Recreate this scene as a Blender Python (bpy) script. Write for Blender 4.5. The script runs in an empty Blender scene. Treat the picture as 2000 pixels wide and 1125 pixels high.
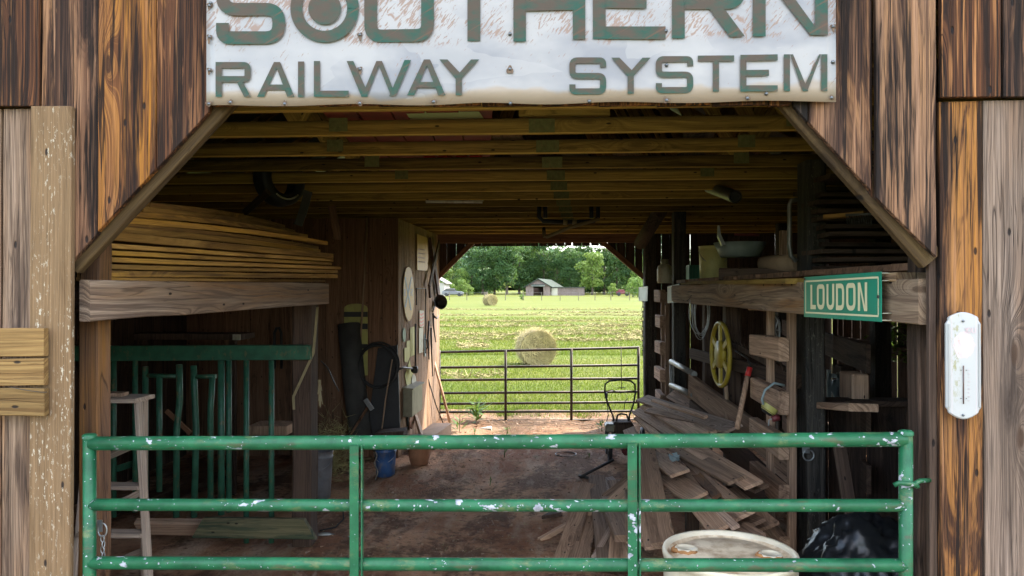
import bpy, bmesh, math, random
import numpy as np
from mathutils import Vector, Matrix, noise as mnoise
random.seed(7); rng = np.random.default_rng(7)
S = bpy.context.scene; COL = S.collection
R = math.radians

# ------------------------------------------------------------------ camera, sky, sun, exposure
YAW, PITCH, F = 3.1, 0.3, 1450.0
cam_d = bpy.data.cameras.new('camera'); cam = bpy.data.objects.new('camera', cam_d); COL.objects.link(cam)
cam.location = (0, 0, 2.08); cam.rotation_euler = (R(90+PITCH), 0, R(YAW))
cam_d.sensor_width = 36; cam_d.lens = 36*F/2000; cam_d.clip_end = 3000; cam_d.clip_start = .05
S.camera = cam
SUN_EL, SUN_AZ = 52, 48            # azimuth measured from +Y towards +X
world = bpy.data.worlds.new('World'); S.world = world; world.use_nodes = True
wt = world.node_tree; bg = wt.nodes['Background']
sky = wt.nodes.new('ShaderNodeTexSky'); sky.sky_type = 'NISHITA'; sky.sun_disc = False
sky.sun_elevation = R(SUN_EL); sky.sun_rotation = R(SUN_AZ); sky.air_density = 1.0; sky.dust_density = 1.5
wtc = wt.nodes.new('ShaderNodeTexCoord'); wmap = wt.nodes.new('ShaderNodeMapping'); wmap.inputs['Scale'].default_value = (1, 1, 2.2)
wn = wt.nodes.new('ShaderNodeTexNoise'); wn.inputs['Scale'].default_value = 3.2; wn.inputs['Detail'].default_value = 7; wn.inputs['Roughness'].default_value = .58
wr = wt.nodes.new('ShaderNodeMapRange'); wr.inputs[1].default_value = .47; wr.inputs[2].default_value = .62
wm = wt.nodes.new('ShaderNodeMix'); wm.data_type = 'RGBA'; wm.inputs[7].default_value = (6.8, 6.45, 6.0, 1)
wt.links.new(wtc.outputs['Generated'], wmap.inputs[0]); wt.links.new(wmap.outputs[0], wn.inputs['Vector'])
wt.links.new(wn.outputs[0], wr.inputs[0]); wt.links.new(wr.outputs[0], wm.inputs[0])
wt.links.new(sky.outputs[0], wm.inputs[6]); wt.links.new(wm.outputs[2], bg.inputs['Color'])
bg.inputs['Strength'].default_value = 0.15
sun_d = bpy.data.lights.new('sun', 'SUN'); sun = bpy.data.objects.new('sun', sun_d); COL.objects.link(sun)
sun_d.energy = 1.95; sun_d.angle = R(.5); sun_d.color = (1, .93, .82)
sv = Vector((math.sin(R(SUN_AZ))*math.cos(R(SUN_EL)), math.cos(R(SUN_AZ))*math.cos(R(SUN_EL)), math.sin(R(SUN_EL))))
sun.rotation_euler = sv.to_track_quat('Z', 'Y').to_euler(); sun.location = sv*40
S.view_settings.view_transform = 'Standard'; S.view_settings.look = 'None'
S.view_settings.gamma = 1; S.view_settings.use_curve_mapping = False
S.view_settings.exposure = 3.1
S.render.engine = 'CYCLES'
S.cycles.max_bounces = 10; S.cycles.diffuse_bounces = 7; S.cycles.glossy_bounces = 3; S.cycles.transparent_max_bounces = 8
S.cycles.use_denoising = True; S.cycles.sample_clamp_indirect = 6; S.cycles.caustics_reflective = False; S.cycles.caustics_refractive = False

# ------------------------------------------------------------------ unprojection of photo measurements
CP = Vector(cam.location); CR = cam.rotation_euler.to_matrix()
def ray(px, py): return CR @ Vector(((px-1000)/F, -(py-562.5)/F, -1))
def at(px, py, Y):
    d = ray(px, py); return CP + d*((Y-CP.y)/d.y)
def atz(px, py, Z):
    d = ray(px, py); return CP + d*((Z-CP.z)/d.z)
def onpl(px, py, p0, n):
    d = ray(px, py); return CP + d*((p0-CP).dot(n)/d.dot(n))

# ------------------------------------------------------------------ objects
WM = {}
OR = 'first second third fourth fifth sixth seventh eighth ninth tenth eleventh twelfth'.split()
def link(o, parent=None, M=None):
    COL.objects.link(o)
    M = M or Matrix.Identity(4); WM[o] = M
    if parent is not None:
        o.parent = parent; o.matrix_parent_inverse = WM[parent].inverted()
    o.matrix_basis = M
    return o
def tag(o, label=None, cat=None, group=None, kind=None):
    if label: o['label'] = label
    if cat: o['category'] = cat
    if group: o['group'] = group
    if kind: o['kind'] = kind
    return o
def root(name, loc, label, cat, group=None):
    o = bpy.data.objects.new(name, None); o.empty_display_size = .1
    link(o, None, Matrix.Translation(Vector(loc))); return tag(o, label, cat, group)

class MB:
    def __init__(s): s.v = []; s.f = []; s.sm = []
    def add(s, vs, fs, smooth=False):
        b = len(s.v); s.v += [tuple(v) for v in vs]; s.f += [tuple(i+b for i in f) for f in fs]; s.sm += [smooth]*len(fs); return s
    def box(s, c, size, rz=0, rot=None):
        x, y, z = [q/2 for q in size]; M = rot or Matrix.Rotation(rz, 3, 'Z'); c = Vector(c)
        vs = [c + M @ Vector((sx*x, sy*y, sz*z)) for sx in (-1, 1) for sy in (-1, 1) for sz in (-1, 1)]
        return s.add(vs, [(0,1,3,2),(4,6,7,5),(0,4,5,1),(2,3,7,6),(0,2,6,4),(1,5,7,3)])
    def span(s, lo, hi):
        lo, hi = Vector(lo), Vector(hi); return s.box((lo+hi)/2, hi-lo)
    def bar(s, p0, p1, w, t, n=(0, 0, 1)):
        p0, p1 = Vector(p0), Vector(p1); z = (p1-p0).normalized(); n = Vector(n); y = n-z*n.dot(z)
        if y.length < 1e-4: y = z.orthogonal()
        y.normalize(); x = y.cross(z)
        vs = [p + x*a*w/2 + y*b*t/2 for p in (p0, p1) for a, b in ((-1,-1),(1,-1),(1,1),(-1,1))]
        return s.add(vs, [(0,3,2,1),(4,5,6,7),(0,1,5,4),(1,2,6,5),(2,3,7,6),(3,0,4,7)])
    def tube(s, pts, r, k=10, closed=False, caps=True, r1=None):
        pts = [Vector(p) for p in pts]; n = len(pts); rings = []; up = None; base = len(s.v); vs = []
        for i, p in enumerate(pts):
            a = pts[i-1] if (i or closed) else p; b = pts[(i+1) % n] if (i < n-1 or closed) else p
            t = (b-a).normalized()
            if up is None: up = t.orthogonal().normalized()
            up = (up-t*up.dot(t)).normalized(); w = t.cross(up)
            rr = r if r1 is None else r+(r1-r)*i/(n-1)
            vs += [p+(up*math.cos(q)+w*math.sin(q))*rr for q in [2*math.pi*j/k for j in range(k)]]
        fs = []
        for i in range(n if closed else n-1):
            a, b = i*k, ((i+1) % n)*k
            fs += [(a+j, a+(j+1) % k, b+(j+1) % k, b+j) for j in range(k)]
        s.add(vs, fs, True)
        if caps and not closed:
            s.f += [tuple(base+j for j in reversed(range(k))), tuple(base+(n-1)*k+j for j in range(k))]; s.sm += [False]*2
        return s
    def lathe(s, prof, c, k=24, M=None, sm=True):
        c = Vector(c); M = M or Matrix.Identity(3)
        vs = [c + M @ Vector((r*math.cos(2*math.pi*j/k), r*math.sin(2*math.pi*j/k), z)) for r, z in prof for j in range(k)]
        fs = [(i*k+j, i*k+(j+1) % k, (i+1)*k+(j+1) % k, (i+1)*k+j) for i in range(len(prof)-1) for j in range(k)]
        return s.add(vs, fs, sm)
    def prism(s, pts, vec):
        pts = [Vector(p) for p in pts]; vec = Vector(vec); n = len(pts)
        return s.add(pts + [p+vec for p in pts], [tuple(range(n))[::-1], tuple(range(n, 2*n))] + [(i, (i+1) % n, n+(i+1) % n, n+i) for i in range(n)])
    def build(s, name, mat, parent=None, M=None, origin=None, bevel=0):
        vs = np.array(s.v, dtype=float)
        if M is None:
            lo, hi = vs.min(0), vs.max(0)
            o3 = Vector(origin) if origin is not None else Vector(((lo[0]+hi[0])/2, (lo[1]+hi[1])/2, lo[2]))
            vs = vs-np.array(o3); M = Matrix.Translation(o3)
        me = bpy.data.meshes.new(name); me.from_pydata(vs.tolist(), [], s.f); me.materials.append(mat)
        me.polygons.foreach_set('use_smooth', s.sm)
        if bevel:
            bm = bmesh.new(); bm.from_mesh(me); bmesh.ops.recalc_face_normals(bm, faces=bm.faces)
            bmesh.ops.bevel(bm, geom=[e for e in bm.edges if e.calc_face_angle(0) > .6], offset=bevel, segments=1, affect='EDGES'); bm.to_mesh(me); bm.free()
        me.update()
        return link(bpy.data.objects.new(name, me), parent, M)

def board(name, p0, p1, w, t, n, mat, parent=None, jit=.002, seg=3, bow=0, skew=0, tone=None, gold=None, grey=None):
    """a sawn board from p0 to p1: local Z runs along it, X across its width, Y through its thickness"""
    p0, p1 = Vector(p0), Vector(p1); L = (p1-p0).length; z = (p1-p0)/L
    n = Vector(n); y = n-z*n.dot(z); y.normalize(); x = y.cross(z)
    c = min(w, t)*.1; X, Y = w/2, t/2; k = 8; vs = []
    prof = [(-X+c,-Y),(X-c,-Y),(X,-Y+c),(X,Y-c),(X-c,Y),(-X+c,Y),(-X,Y-c),(-X,-Y+c)]
    for i in range(seg+1):
        q = i/seg; ox, oy = random.uniform(-jit, jit), random.uniform(-jit, jit)*.6 + bow*math.sin(q*math.pi); sc = 1+random.uniform(-jit, jit)*4
        for a, b in prof:
            e = 0
            if i in (0, seg): e = skew*a*(1 if i else -1)
            vs.append((a*sc+ox+random.uniform(-jit, jit)*.4, b+oy, (q-.5)*L+e))
    fs = [(i*k+j, i*k+(j+1) % k, (i+1)*k+(j+1) % k, (i+1)*k+j) for i in range(seg) for j in range(k)]
    fs += [tuple(reversed(range(k))), tuple(seg*k+j for j in range(k))]
    me = bpy.data.meshes.new(name); me.from_pydata(vs, [], fs); me.materials.append(mat); me.update()
    M = Matrix((x, y, z)).transposed().to_4x4(); M.translation = (p0+p1)/2
    o = link(bpy.data.objects.new(name, me), parent, M)
    for kk, vv in (('tone', tone), ('gold', gold), ('grey', grey)):
        if vv is not None: o[kk] = float(vv)
    return o

# ------------------------------------------------------------------ materials
class NG:
    def __init__(s, name):
        s.m = bpy.data.materials.new(name); s.m.use_nodes = True; s.t = s.m.node_tree; s.b = s.t.nodes['Principled BSDF']
        s.out = s.t.nodes['Material Output']; s.tc = None
    def n(s, ty, ins=None, **at):
        nd = s.t.nodes.new('ShaderNode'+ty)
        for k, v in at.items(): setattr(nd, k, v)
        for k, v in (ins or {}).items(): s.put(nd.inputs[k], v)
        return nd
    def put(s, sock, v):
        if isinstance(v, bpy.types.NodeSocket): s.t.links.new(v, sock)
        else:
            if sock.type == 'RGBA' and len(v) == 3: v = (*v, 1)
            sock.default_value = v
    def math(s, op, a, b=0.0, c=None, clamp=False):
        nd = s.n('Math', {0: a, 1: b}, operation=op, use_clamp=clamp)
        if c is not None: s.put(nd.inputs[2], c)
        return nd.outputs[0]
    def mr(s, v, a, b, c=0., d=1.): return s.n('MapRange', {0: v, 1: a, 2: b, 3: c, 4: d}).outputs[0]
    def mix(s, f, a, b, mode='MIX'):
        nd = s.n('Mix', data_type='RGBA', blend_type=mode); s.put(nd.inputs[0], f); s.put(nd.inputs[6], a); s.put(nd.inputs[7], b); return nd.outputs[2]
    def obj(s):
        if not s.tc: s.tc = s.n('TexCoord')
        return s.tc.outputs['Object']
    def vec(s, v, sc=(1,1,1), add=None):
        nd = s.n('VectorMath', {0: v, 1: sc}, operation='MULTIPLY').outputs[0]
        if add is not None: nd = s.n('VectorMath', {0: nd, 1: add}, operation='ADD').outputs[0]
        return nd
    def noise(s, v, sc=1., det=3., ro=.55, dist=0.): return s.n('TexNoise', {'Vector': v, 'Scale': sc, 'Detail': det, 'Roughness': ro, 'Distortion': dist}).outputs[0]
    def rand(s): return s.n('ObjectInfo').outputs['Random']
    def attr(s, nm): return s.n('Attribute', attribute_type='OBJECT', attribute_name=nm).outputs['Fac']
    def sep(s, v): return s.n('SeparateXYZ', {0: v}).outputs
    def comb(s, x=0., y=0., z=0.): return s.n('CombineXYZ', {0: x, 1: y, 2: z}).outputs[0]
    def fin(s, col, rough=.8, metal=0., bump=None, bs=.3, bd=.01, spec=.35):
        s.put(s.b.inputs['Base Color'], col); s.put(s.b.inputs['Roughness'], rough); s.put(s.b.inputs['Metallic'], metal)
        s.b.inputs['Specular IOR Level'].default_value = spec
        if bump is not None:
            s.put(s.b.inputs['Normal'], s.n('Bump', {'Strength': bs, 'Distance': bd, 'Height': bump}).outputs[0])
        return s.m

def wood(name, light, mid, dark, gold=None, freq=85, warpk=9., streak=0., edge=0., knot=.45, w0=.45, w1=.6, crack=.5, bs=.5, fleck=0., gamt=.0, var=.22, spec=.2):
    g = NG(name); r = g.rand(); off = g.comb(g.math('MULTIPLY', r, 37.), g.math('MULTIPLY', r, 91.), g.math('MULTIPLY', r, 53.))
    p = g.n('VectorMath', {0: g.obj(), 1: off}, operation='ADD').outputs[0]; x, y, z = g.sep(p)[:3]
    warp = g.noise(g.vec(p, (5, 5, .6)), 1., 2., .5)
    vor = g.n('TexVoronoi', {'Vector': g.comb(g.math('MULTIPLY', x, 5.5), g.math('MULTIPLY', z, 1.5), 0.), 'Scale': 1., 'Randomness': 1.}, voronoi_dimensions='2D')
    has = g.math('LESS_THAN', g.sep(vor.outputs['Color'])[0], knot)
    kd = vor.outputs['Distance']
    kb = g.math('MULTIPLY', has, g.math('POWER', g.mr(kd, .0, .5, 1., 0.), 2.2))
    gf = g.math('ADD', g.math('ADD', g.math('MULTIPLY', g.math('ADD', x, g.math('MULTIPLY', y, .6)), float(freq)), g.math('MULTIPLY', warp, warpk)), g.math('MULTIPLY', kb, 14.))
    ring = g.noise(g.comb(gf, g.math('MULTIPLY', z, .45), 0.), 1., 3., .6)
    ring = g.math('ADD', g.math('MULTIPLY', ring, .68), g.math('MULTIPLY', g.noise(g.comb(g.math('MULTIPLY', gf, 2.3), g.math('MULTIPLY', z, 1.7), 5.), 1., 2., .6), .32))
    fib = g.noise(g.vec(p, (330, 330, 6.)), 1., 3., .65)
    ringm = g.mr(ring, .42, .58)
    col = g.mix(ringm, mid, light)
    wea = g.noise(g.vec(p, (13, 13, 1.2)), 1., 5., .66, .8)
    wea = g.math('ADD', wea, g.math('MULTIPLY', g.attr('tone'), .2))
    wea = g.math('ADD', wea, g.math('MULTIPLY', g.math('SUBTRACT', ring, .5), .3))
    if gold:
        gm = g.noise(g.vec(p, (7, 7, .8), (3.3, 7.7, 1.1)), 1., 3., .5)
        gm = g.math('ADD', gm, g.math('MULTIPLY', g.math('ADD', g.attr('gold'), gamt), .25))
        gm = g.math('MULTIPLY', g.mr(gm, .52, .7), g.mr(ring, .42, .56, .12, 1.))
        col = g.mix(gm, col, gold)
    col = g.mix(g.mr(wea, w0, w1), col, g.mix(ringm, [a*.7 for a in dark], [a*.3+b*.75 for a, b in zip(dark, mid)]))
    if streak:
        sk = g.noise(g.vec(p, (46, 46, 1.1), (2., 6., 3.)), 1., 4., .7, .4); sk2 = g.noise(g.vec(p, (8, 8, .9), (5., 1., 3.)), 1., 3.)
        col = g.mix(g.math('MULTIPLY', g.mr(g.math('ADD', g.math('MULTIPLY', sk, .7), g.math('MULTIPLY', sk2, .45)), .585, .635), streak), col, [a*.55 for a in dark])
        lt = g.math('MULTIPLY', g.mr(g.noise(g.vec(p, (60, 60, 1.4), (9., 9., 3.)), 1., 3., .6), .56, .64), g.mr(sk2, .6, .4))
        col = g.mix(g.math('MULTIPLY', lt, .75), col, [min(1, a*1.25) for a in light])
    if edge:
        col = g.mix(g.math('MULTIPLY', g.math('GREATER_THAN', g.sep(g.obj())[0], edge), .8), col, [min(1, a*1.7) for a in light])  # joists: light catching the lower edge, painted into the colour
        col = g.mix(g.mr(g.sep(g.obj())[0], -.012, -.04, 0., .75), col, [a*.35 for a in dark])  # joists: shade on the upper part of the face, painted in
    gz = g.mr(g.math('ADD', g.attr('grey'), g.math('MULTIPLY', g.noise(g.vec(p, (6, 6, .7), (9., 2., 4.)), 1., 3.), .5)), .3, .95, 0., .85)
    bw = g.n('RGBToBW', {0: col}).outputs[0]
    col = g.mix(gz, col, g.mix(1., g.comb(g.math('MULTIPLY', bw, 1.18), bw, g.math('MULTIPLY', bw, .88)), (1.08, 1, .97), 'MULTIPLY'))
    col = g.mix(1., col, g.n('CombineColor', {0: (q := g.mr(fib, .3, .7, .72, 1.2)), 1: q, 2: q}).outputs[0], 'MULTIPLY')
    ck = g.math('MULTIPLY', g.mr(g.math('ABSOLUTE', g.math('SUBTRACT', g.noise(g.comb(g.math('MULTIPLY', gf, .55), g.math('MULTIPLY', z, 1.4), 7.), 1., 1.), .5)), .0, .02, 1., 0.), g.mr(g.noise(g.vec(p, (8, 8, 1.3), (1., 1., 9.)), 1., 2.), .45, .6))
    col = g.mix(g.math('MULTIPLY', ck, crack), col, [a*.35 for a in dark])
    core = g.math('MULTIPLY', has, g.mr(g.math('ADD', kd, g.math('MULTIPLY', g.math('SUBTRACT', fib, .5), .05)), .045, .085, 1., 0.))
    col = g.mix(g.math('MULTIPLY', core, .8), col, [a*.6+b*.2 for a, b in zip(dark, mid)])
    hv = g.n('TexVoronoi', {'Vector': g.comb(g.math('MULTIPLY', x, 15.), g.math('MULTIPLY', z, 6.), 0.), 'Scale': 1.}, voronoi_dimensions='2D')
    hole = g.math('MULTIPLY', g.math('GREATER_THAN', g.sep(hv.outputs['Color'])[0], .86), g.mr(hv.outputs['Distance'], .06, .1, 1., 0.))
    col = g.mix(g.math('MULTIPLY', hole, .9), col, (.008, .006, .006))
    if fleck:
        fl = g.mr(g.noise(g.vec(p, (90, 90, 35)), 1., 3., .7), .58, .66)
        fl = g.math('MULTIPLY', fl, g.mr(g.noise(g.vec(p, (9, 9, 2.)), 1., 3.), .42, .6))
        col = g.mix(g.math('MULTIPLY', fl, fleck), col, (.36, .33, .26))
    v = g.mr(g.math('FRACT', g.math('MULTIPLY', r, 991.)), 0., 1., 1-var, 1+var)
    col = g.mix(1., col, g.n('CombineColor', {0: v, 1: v, 2: v}).outputs[0], 'MULTIPLY')
    h = g.math('SUBTRACT', g.math('ADD', g.math('MULTIPLY', ring, .7), g.math('MULTIPLY', fib, .25)), g.math('MULTIPLY', g.math('ADD', ck, hole), .8))
    return g.fin(col, .85, 0., h, bs, .006, spec)

def plain(name, col, rough=.6, metal=0., var=.25, sc=9., dirt=None, damt=.5, bs=.0, spec=.4, dlo=.5, dhi=.68):
    g = NG(name); p = g.n('VectorMath', {0: g.obj(), 1: g.comb(g.math('MULTIPLY', g.rand(), 50.))}, operation='ADD').outputs[0]
    n1 = g.noise(p, sc, 4., .6); q = g.mr(n1, .25, .75, 1-var, 1+var)
    c = g.mix(1., col, g.n('CombineColor', {0: q, 1: q, 2: q}).outputs[0], 'MULTIPLY')
    if dirt:
        dm = g.mr(g.noise(g.vec(p, (1, 1, .6), (4., 4., 4.)), sc*1.7, 5., .65), dlo, dhi, 0., damt); c = g.mix(dm, c, dirt)
    return g.fin(c, rough, metal, g.noise(p, sc*5, 3., .6) if bs else None, bs, .004, spec)

M = {}
M['facade'] = wood('facade_wood', (0.2728, 0.1190, 0.0416), (0.0990, 0.0355, 0.0128), (0.0187, 0.0086, 0.0048), gold=(0.3135, 0.1238, 0.0136), freq=150, warpk=9., streak=.95, knot=.42, w0=.47, w1=.55, crack=.9, bs=1.)
M['facade_grey'] = wood('weathered_grey_wood', (0.2257, 0.1401, 0.0792), (0.1082, 0.0598, 0.0317), (0.0416, 0.0216, 0.0132), gold=(0.2350, 0.0911, 0.0114), freq=120, warpk=10., streak=.45, knot=.3, w0=.56, w1=.66, crack=.8, bs=1.)
M['pale'] = wood('rough_sawn_wood', (0.1463, 0.0912, 0.0475), (0.1133, 0.0679, 0.0326), (0.0700, 0.0388, 0.0167), freq=150, knot=.1, w0=.55, w1=.75, crack=.15, bs=.6, fleck=.8)
M['rust'] = plain('rust_wash', (0.100, 0.065, 0.040), .8, 0., .4, 60, (0.050, 0.025, 0.013), .7)
M['trim'] = wood('trim_wood', (0.081, 0.051, 0.021), (0.049, 0.029, 0.012), (0.024, 0.014, 0.008), freq=70, knot=.3, w0=.5, w1=.7, crack=.4, bs=.5)
M['deck'] = wood('deck_wood', (0.191, 0.116, 0.042), (0.107, 0.058, 0.019), (0.064, 0.035, 0.014), freq=60, knot=.2, w0=.58, w1=.75, crack=.3, bs=.5)
M['lumber'] = wood('stacked_lumber_wood', (0.444, 0.251, 0.075), (0.277, 0.144, 0.040), (0.168, 0.087, 0.031), gold=(0.431, 0.223, 0.040), freq=55, knot=.2, w0=.5, w1=.66, crack=.4, bs=.4)
M['joist'] = wood('joist_wood', (0.256, 0.164, 0.038), (0.171, 0.104, 0.023), (0.093, 0.056, 0.015), freq=50, knot=.2, w0=.5, w1=.66, crack=.45, bs=.3, var=.5)
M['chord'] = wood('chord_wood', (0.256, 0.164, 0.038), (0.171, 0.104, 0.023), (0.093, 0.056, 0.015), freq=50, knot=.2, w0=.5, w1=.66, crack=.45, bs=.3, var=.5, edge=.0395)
M['beam'] = wood('grey_beam_wood', (0.268, 0.181, 0.107), (0.120, 0.072, 0.043), (0.070, 0.042, 0.026), gold=(0.239, 0.102, 0.020), freq=55, knot=.2, w0=.58, w1=.75, crack=.6, bs=.6)
M['pile'] = wood('old_plank_wood', (0.4505, 0.2911, 0.1944), (0.2703, 0.1686, 0.1098), (0.1346, 0.0804, 0.0549), freq=80, knot=.2, w0=.52, w1=.7, crack=.5, bs=.5, var=.4)
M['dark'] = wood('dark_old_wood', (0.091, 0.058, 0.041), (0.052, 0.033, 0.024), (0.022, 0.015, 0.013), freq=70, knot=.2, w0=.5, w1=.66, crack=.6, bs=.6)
M['post'] = wood('brown_post_wood', (0.117, 0.060, 0.033), (0.059, 0.031, 0.018), (0.023, 0.013, 0.009), gold=(0.176, 0.077, 0.015), freq=60, knot=.3, w0=.55, w1=.68, crack=.8, bs=.8)
M['tar'] = wood('tarred_post_wood', (0.060, 0.052, 0.043), (0.031, 0.029, 0.026), (0.014, 0.013, 0.013), freq=70, knot=.2, w0=.5, w1=.6, crack=.5, bs=.7, fleck=.25)
M['room'] = wood('room_plank_wood', (0.211, 0.114, 0.067), (0.132, 0.070, 0.040), (0.066, 0.038, 0.024), freq=45, knot=.2, w0=.58, w1=.72, crack=.6, bs=.4, var=.2)
M['side'] = wood('side_plank_wood', (0.319, 0.199, 0.112), (0.180, 0.108, 0.062), (0.085, 0.049, 0.029), freq=70, knot=.2, w0=.55, w1=.7, crack=.8, bs=.5, var=.2)
M['moss'] = wood('mossy_plank_wood', (0.156, 0.132, 0.072), (0.084, 0.084, 0.042), (0.030, 0.054, 0.036), freq=60, knot=.3, w0=.48, w1=.56, crack=.4, bs=.6)
M['ladder'] = wood('ladder_wood', (0.391, 0.310, 0.241), (0.265, 0.196, 0.149), (0.161, 0.115, 0.092), freq=90, knot=.05, w0=.6, w1=.8, crack=.4, bs=.3)
M['steel'] = plain('grey_steel', (.3, .31, .31), .45, .8, .2, 14, (.16, .09, .05), .5)
M['blacksteel'] = plain('dark_steel', (.03, .029, .028), .55, .3, .3, 14, (.09, .05, .03), .5)
M['rustrail'] = plain('rusty_gate_steel', (.055, .045, .038), .6, .3, .4, 6, (.11, .06, .035), .7)
M['screw'] = plain('screw_steel', (.12, .13, .14), .35, .8, .2, 40)
M['greenbar'] = plain('old_green_paint', (0.021, 0.084, 0.048), .5, 0., .35, 12, (0.154, 0.099, 0.044), .6, spec=.4, dlo=.56, dhi=.66)
M['white'] = plain('white_enamel', (0.266, 0.266, 0.261), .3, 0., .05, 8, (0.266, 0.266, 0.224), .25)
M['plastic'] = plain('cream_plastic', (0.571, 0.507, 0.380), .42, 0., .06, 5, (0.285, 0.198, 0.103), .5, dlo=.5, dhi=.75)
M['barreltop'] = plain('stained_cream_plastic', (.66, .55, .39), .5, 0., .1, 6, (.24, .13, .055), .85, dlo=.42, dhi=.66)
M['rustmud'] = plain('rusty_mud', (.3, .14, .05), .9, 0., .35, 30, bs=.4)
M['yellowpail'] = plain('pale_yellow_plastic', (.46, .42, .17), .45, 0., .1, 6, (.2, .17, .08), .4)
M['blue'] = plain('blue_plastic', (.03, .08, .2), .45, 0., .25, 8, (.2, .16, .12), .6)
M['grey'] = plain('grey_plastic', (.2, .19, .19), .5, 0., .2, 8, (.12, .09, .06), .5)
M['black'] = plain('black_rubber', (.016, .016, .017), .6, 0., .3, 12)
M['bag'] = plain('black_film', (.008, .009, .01), .36, 0., .2, 6, spec=.4)
M['yellow'] = plain('yellow_paint', (0.319, 0.235, 0.022), .5, 0., .15, 9, (0.115, 0.076, 0.025), .5)
M['palegold'] = plain('faded_yellow_paint', (0.403, 0.225, 0.034), .55, 0., .12, 9, (0.252, 0.136, 0.036), .5)
M['lemon'] = plain('pale_lemon_paint', (0.350, 0.322, 0.091), .5, 0., .12, 9, (0.175, 0.140, 0.063), .4)
M['red'] = plain('red_paint', (.5, .03, .025), .45, 0., .15, 9)
M['maroon'] = plain('maroon_paint', (.12, .022, .025), .5, 0., .2, 9)
M['redsheet'] = plain('red_roof_sheet', (.26, .035, .022), .6, 0., .3, 5, (.1, .03, .02), .6)
M['palegreen'] = plain('pale_green_board', (.42, .48, .24), .7, 0., .08, 5)
M['boxgrey'] = plain('olive_grey_metal', (.2, .19, .13), .5, .2, .2, 9, (.12, .1, .07), .5)
M['cream'] = plain('cream_paint', (0.406, 0.385, 0.294), .6, 0., .12, 9, (0.210, 0.175, 0.112), .5)
M['greyblue'] = plain('grey_blue_paint', (.22, .27, .27), .5, 0., .15, 9)
M['signback'] = plain('grey_green_sign_paint', (0.216, 0.256, 0.232), .5, .1, .12, 9, (0.160, 0.176, 0.144), .5)
M['terracotta'] = plain('terracotta', (.27, .13, .07), .85, 0., .2, 9, (.14, .08, .05), .5)
M['tan'] = plain('tan_box_wood', (.3, .2, .125), .8, 0., .15, 6, (.2, .13, .08), .5, bs=.3)
M['stone'] = plain('stone', (.2, .18, .15), .9, 0., .25, 12, bs=.5)
M['tube'] = plain('white_tube', (.6, .58, .52), .5, 0., .1, 8, (.3, .22, .14), .6)
M['ink'] = plain('grey_print', (.17, .19, .17), .6, 0., .2, 20)
M['blackpaint'] = plain('black_paint', (.02, .02, .02), .5, 0., .2, 9)
M['crateg'] = plain('green_crate_plastic', (.04, .2, .13), .45, 0., .2, 8)
M['loudongreen'] = plain('sign_green_enamel', (.012, .2, .125), .3, 0., .1, 5, (.05, .16, .1), .4, spec=.5)
M['loudoncream'] = plain('sign_cream_print', (.62, .55, .34), .4, 0., .06, 8)
M['redpatch'] = plain('faded_red_print', (.5, .17, .14), .6, 0., .1, 8)
M['tin'] = plain('zinc_pipe', (.2, .2, .19), .5, .5, .25, 9, (.12, .07, .04), .5)
M['brownpipe'] = plain('tan_pipe', (.24, .19, .1), .55, .2, .2, 9)
M['rubbermat'] = plain('grey_mat', (.05, .047, .042), .85, 0., .3, 7)
M['glass'] = plain('dark_window', (.02, .025, .03), .1, 0., .1, 5, spec=.7)
M['silver'] = plain('silver_car_paint', (0.120, 0.126, 0.138), .3, .4, .03, 5)
M['tin_roof'] = plain('weathered_tin_roof', (0.054, 0.065, 0.054), .95, .0, .15, 1.5, (0.036, 0.045, 0.033), .5, spec=.05)
M['farwood'] = wood('far_barn_wood', (0.255, 0.203, 0.180), (0.173, 0.131, 0.112), (0.090, 0.068, 0.060), freq=7, knot=.0, w0=.5, w1=.7, crack=.2, bs=.1)
M['housewall'] = plain('pale_house_wall', (0.330, 0.312, 0.264), .8, 0., .08, 2)
M['trunk'] = plain('tree_bark', (.09, .07, .05), .9, 0., .3, 3)
M['postwood'] = plain('fence_post_wood', (.12, .1, .075), .9, 0., .3, 5)

def leaf_mat(name, a, b, sc=.5, trans=.35):
    g = NG(name); n = g.noise(g.n('VectorMath', {0: g.obj(), 1: g.comb(g.math('MULTIPLY', g.rand(), 60.))}, operation='ADD').outputs[0], sc, 3., .6)
    v = g.mr(g.rand(), 0., 1., -.18, .18); f = g.math('ADD', g.mr(n, .3, .7), v, clamp=True)
    c = g.mix(f, a, b); g.fin(c, .6, 0., spec=.25)
    tr = g.n('BsdfTranslucent', {0: g.mix(.5, c, (.1, .16, .02))}).outputs[0]
    mx = g.n('MixShader', {0: trans, 1: g.b.outputs[0], 2: tr}).outputs[0]
    g.t.links.new(mx, g.out.inputs[0]); return g.m
M['leaf'] = leaf_mat('dark_leaf', (.03, .078, .026), (.066, .128, .036), .45, .45)
M['leaf_light'] = leaf_mat('light_leaf', (.08, .15, .025), (.14, .2, .035), .6)
M['leaf_haze'] = leaf_mat('hill_leaf_haze', (.05, .11, .075), (.085, .15, .09), .1)  # bluish distance haze put into the leaf colour
M['blade'] = leaf_mat('grass_blade', (.05, .076, .0035), (.1, .107, .01), .35, .5)
M['weed'] = leaf_mat('weed_leaf', (.06, .13, .02), (.12, .2, .04), 4., .4)
M['hay'] = plain('cut_hay', (0.230, 0.191, 0.077), .9, 0., .3, 3, (0.153, 0.115, 0.046), .4)
M['straw'] = plain('bale_straw', (0.333, 0.279, 0.117), .85, 0., .35, 4, (0.180, 0.144, 0.054), .5)
M['straw_shaded'] = plain('shaded_bale_straw', (.16, .125, .05), .9, 0., .5, 7, (.1, .08, .03), .7, bs=.8)  # darker straw: the bale's shaded face put into its colour

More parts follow.
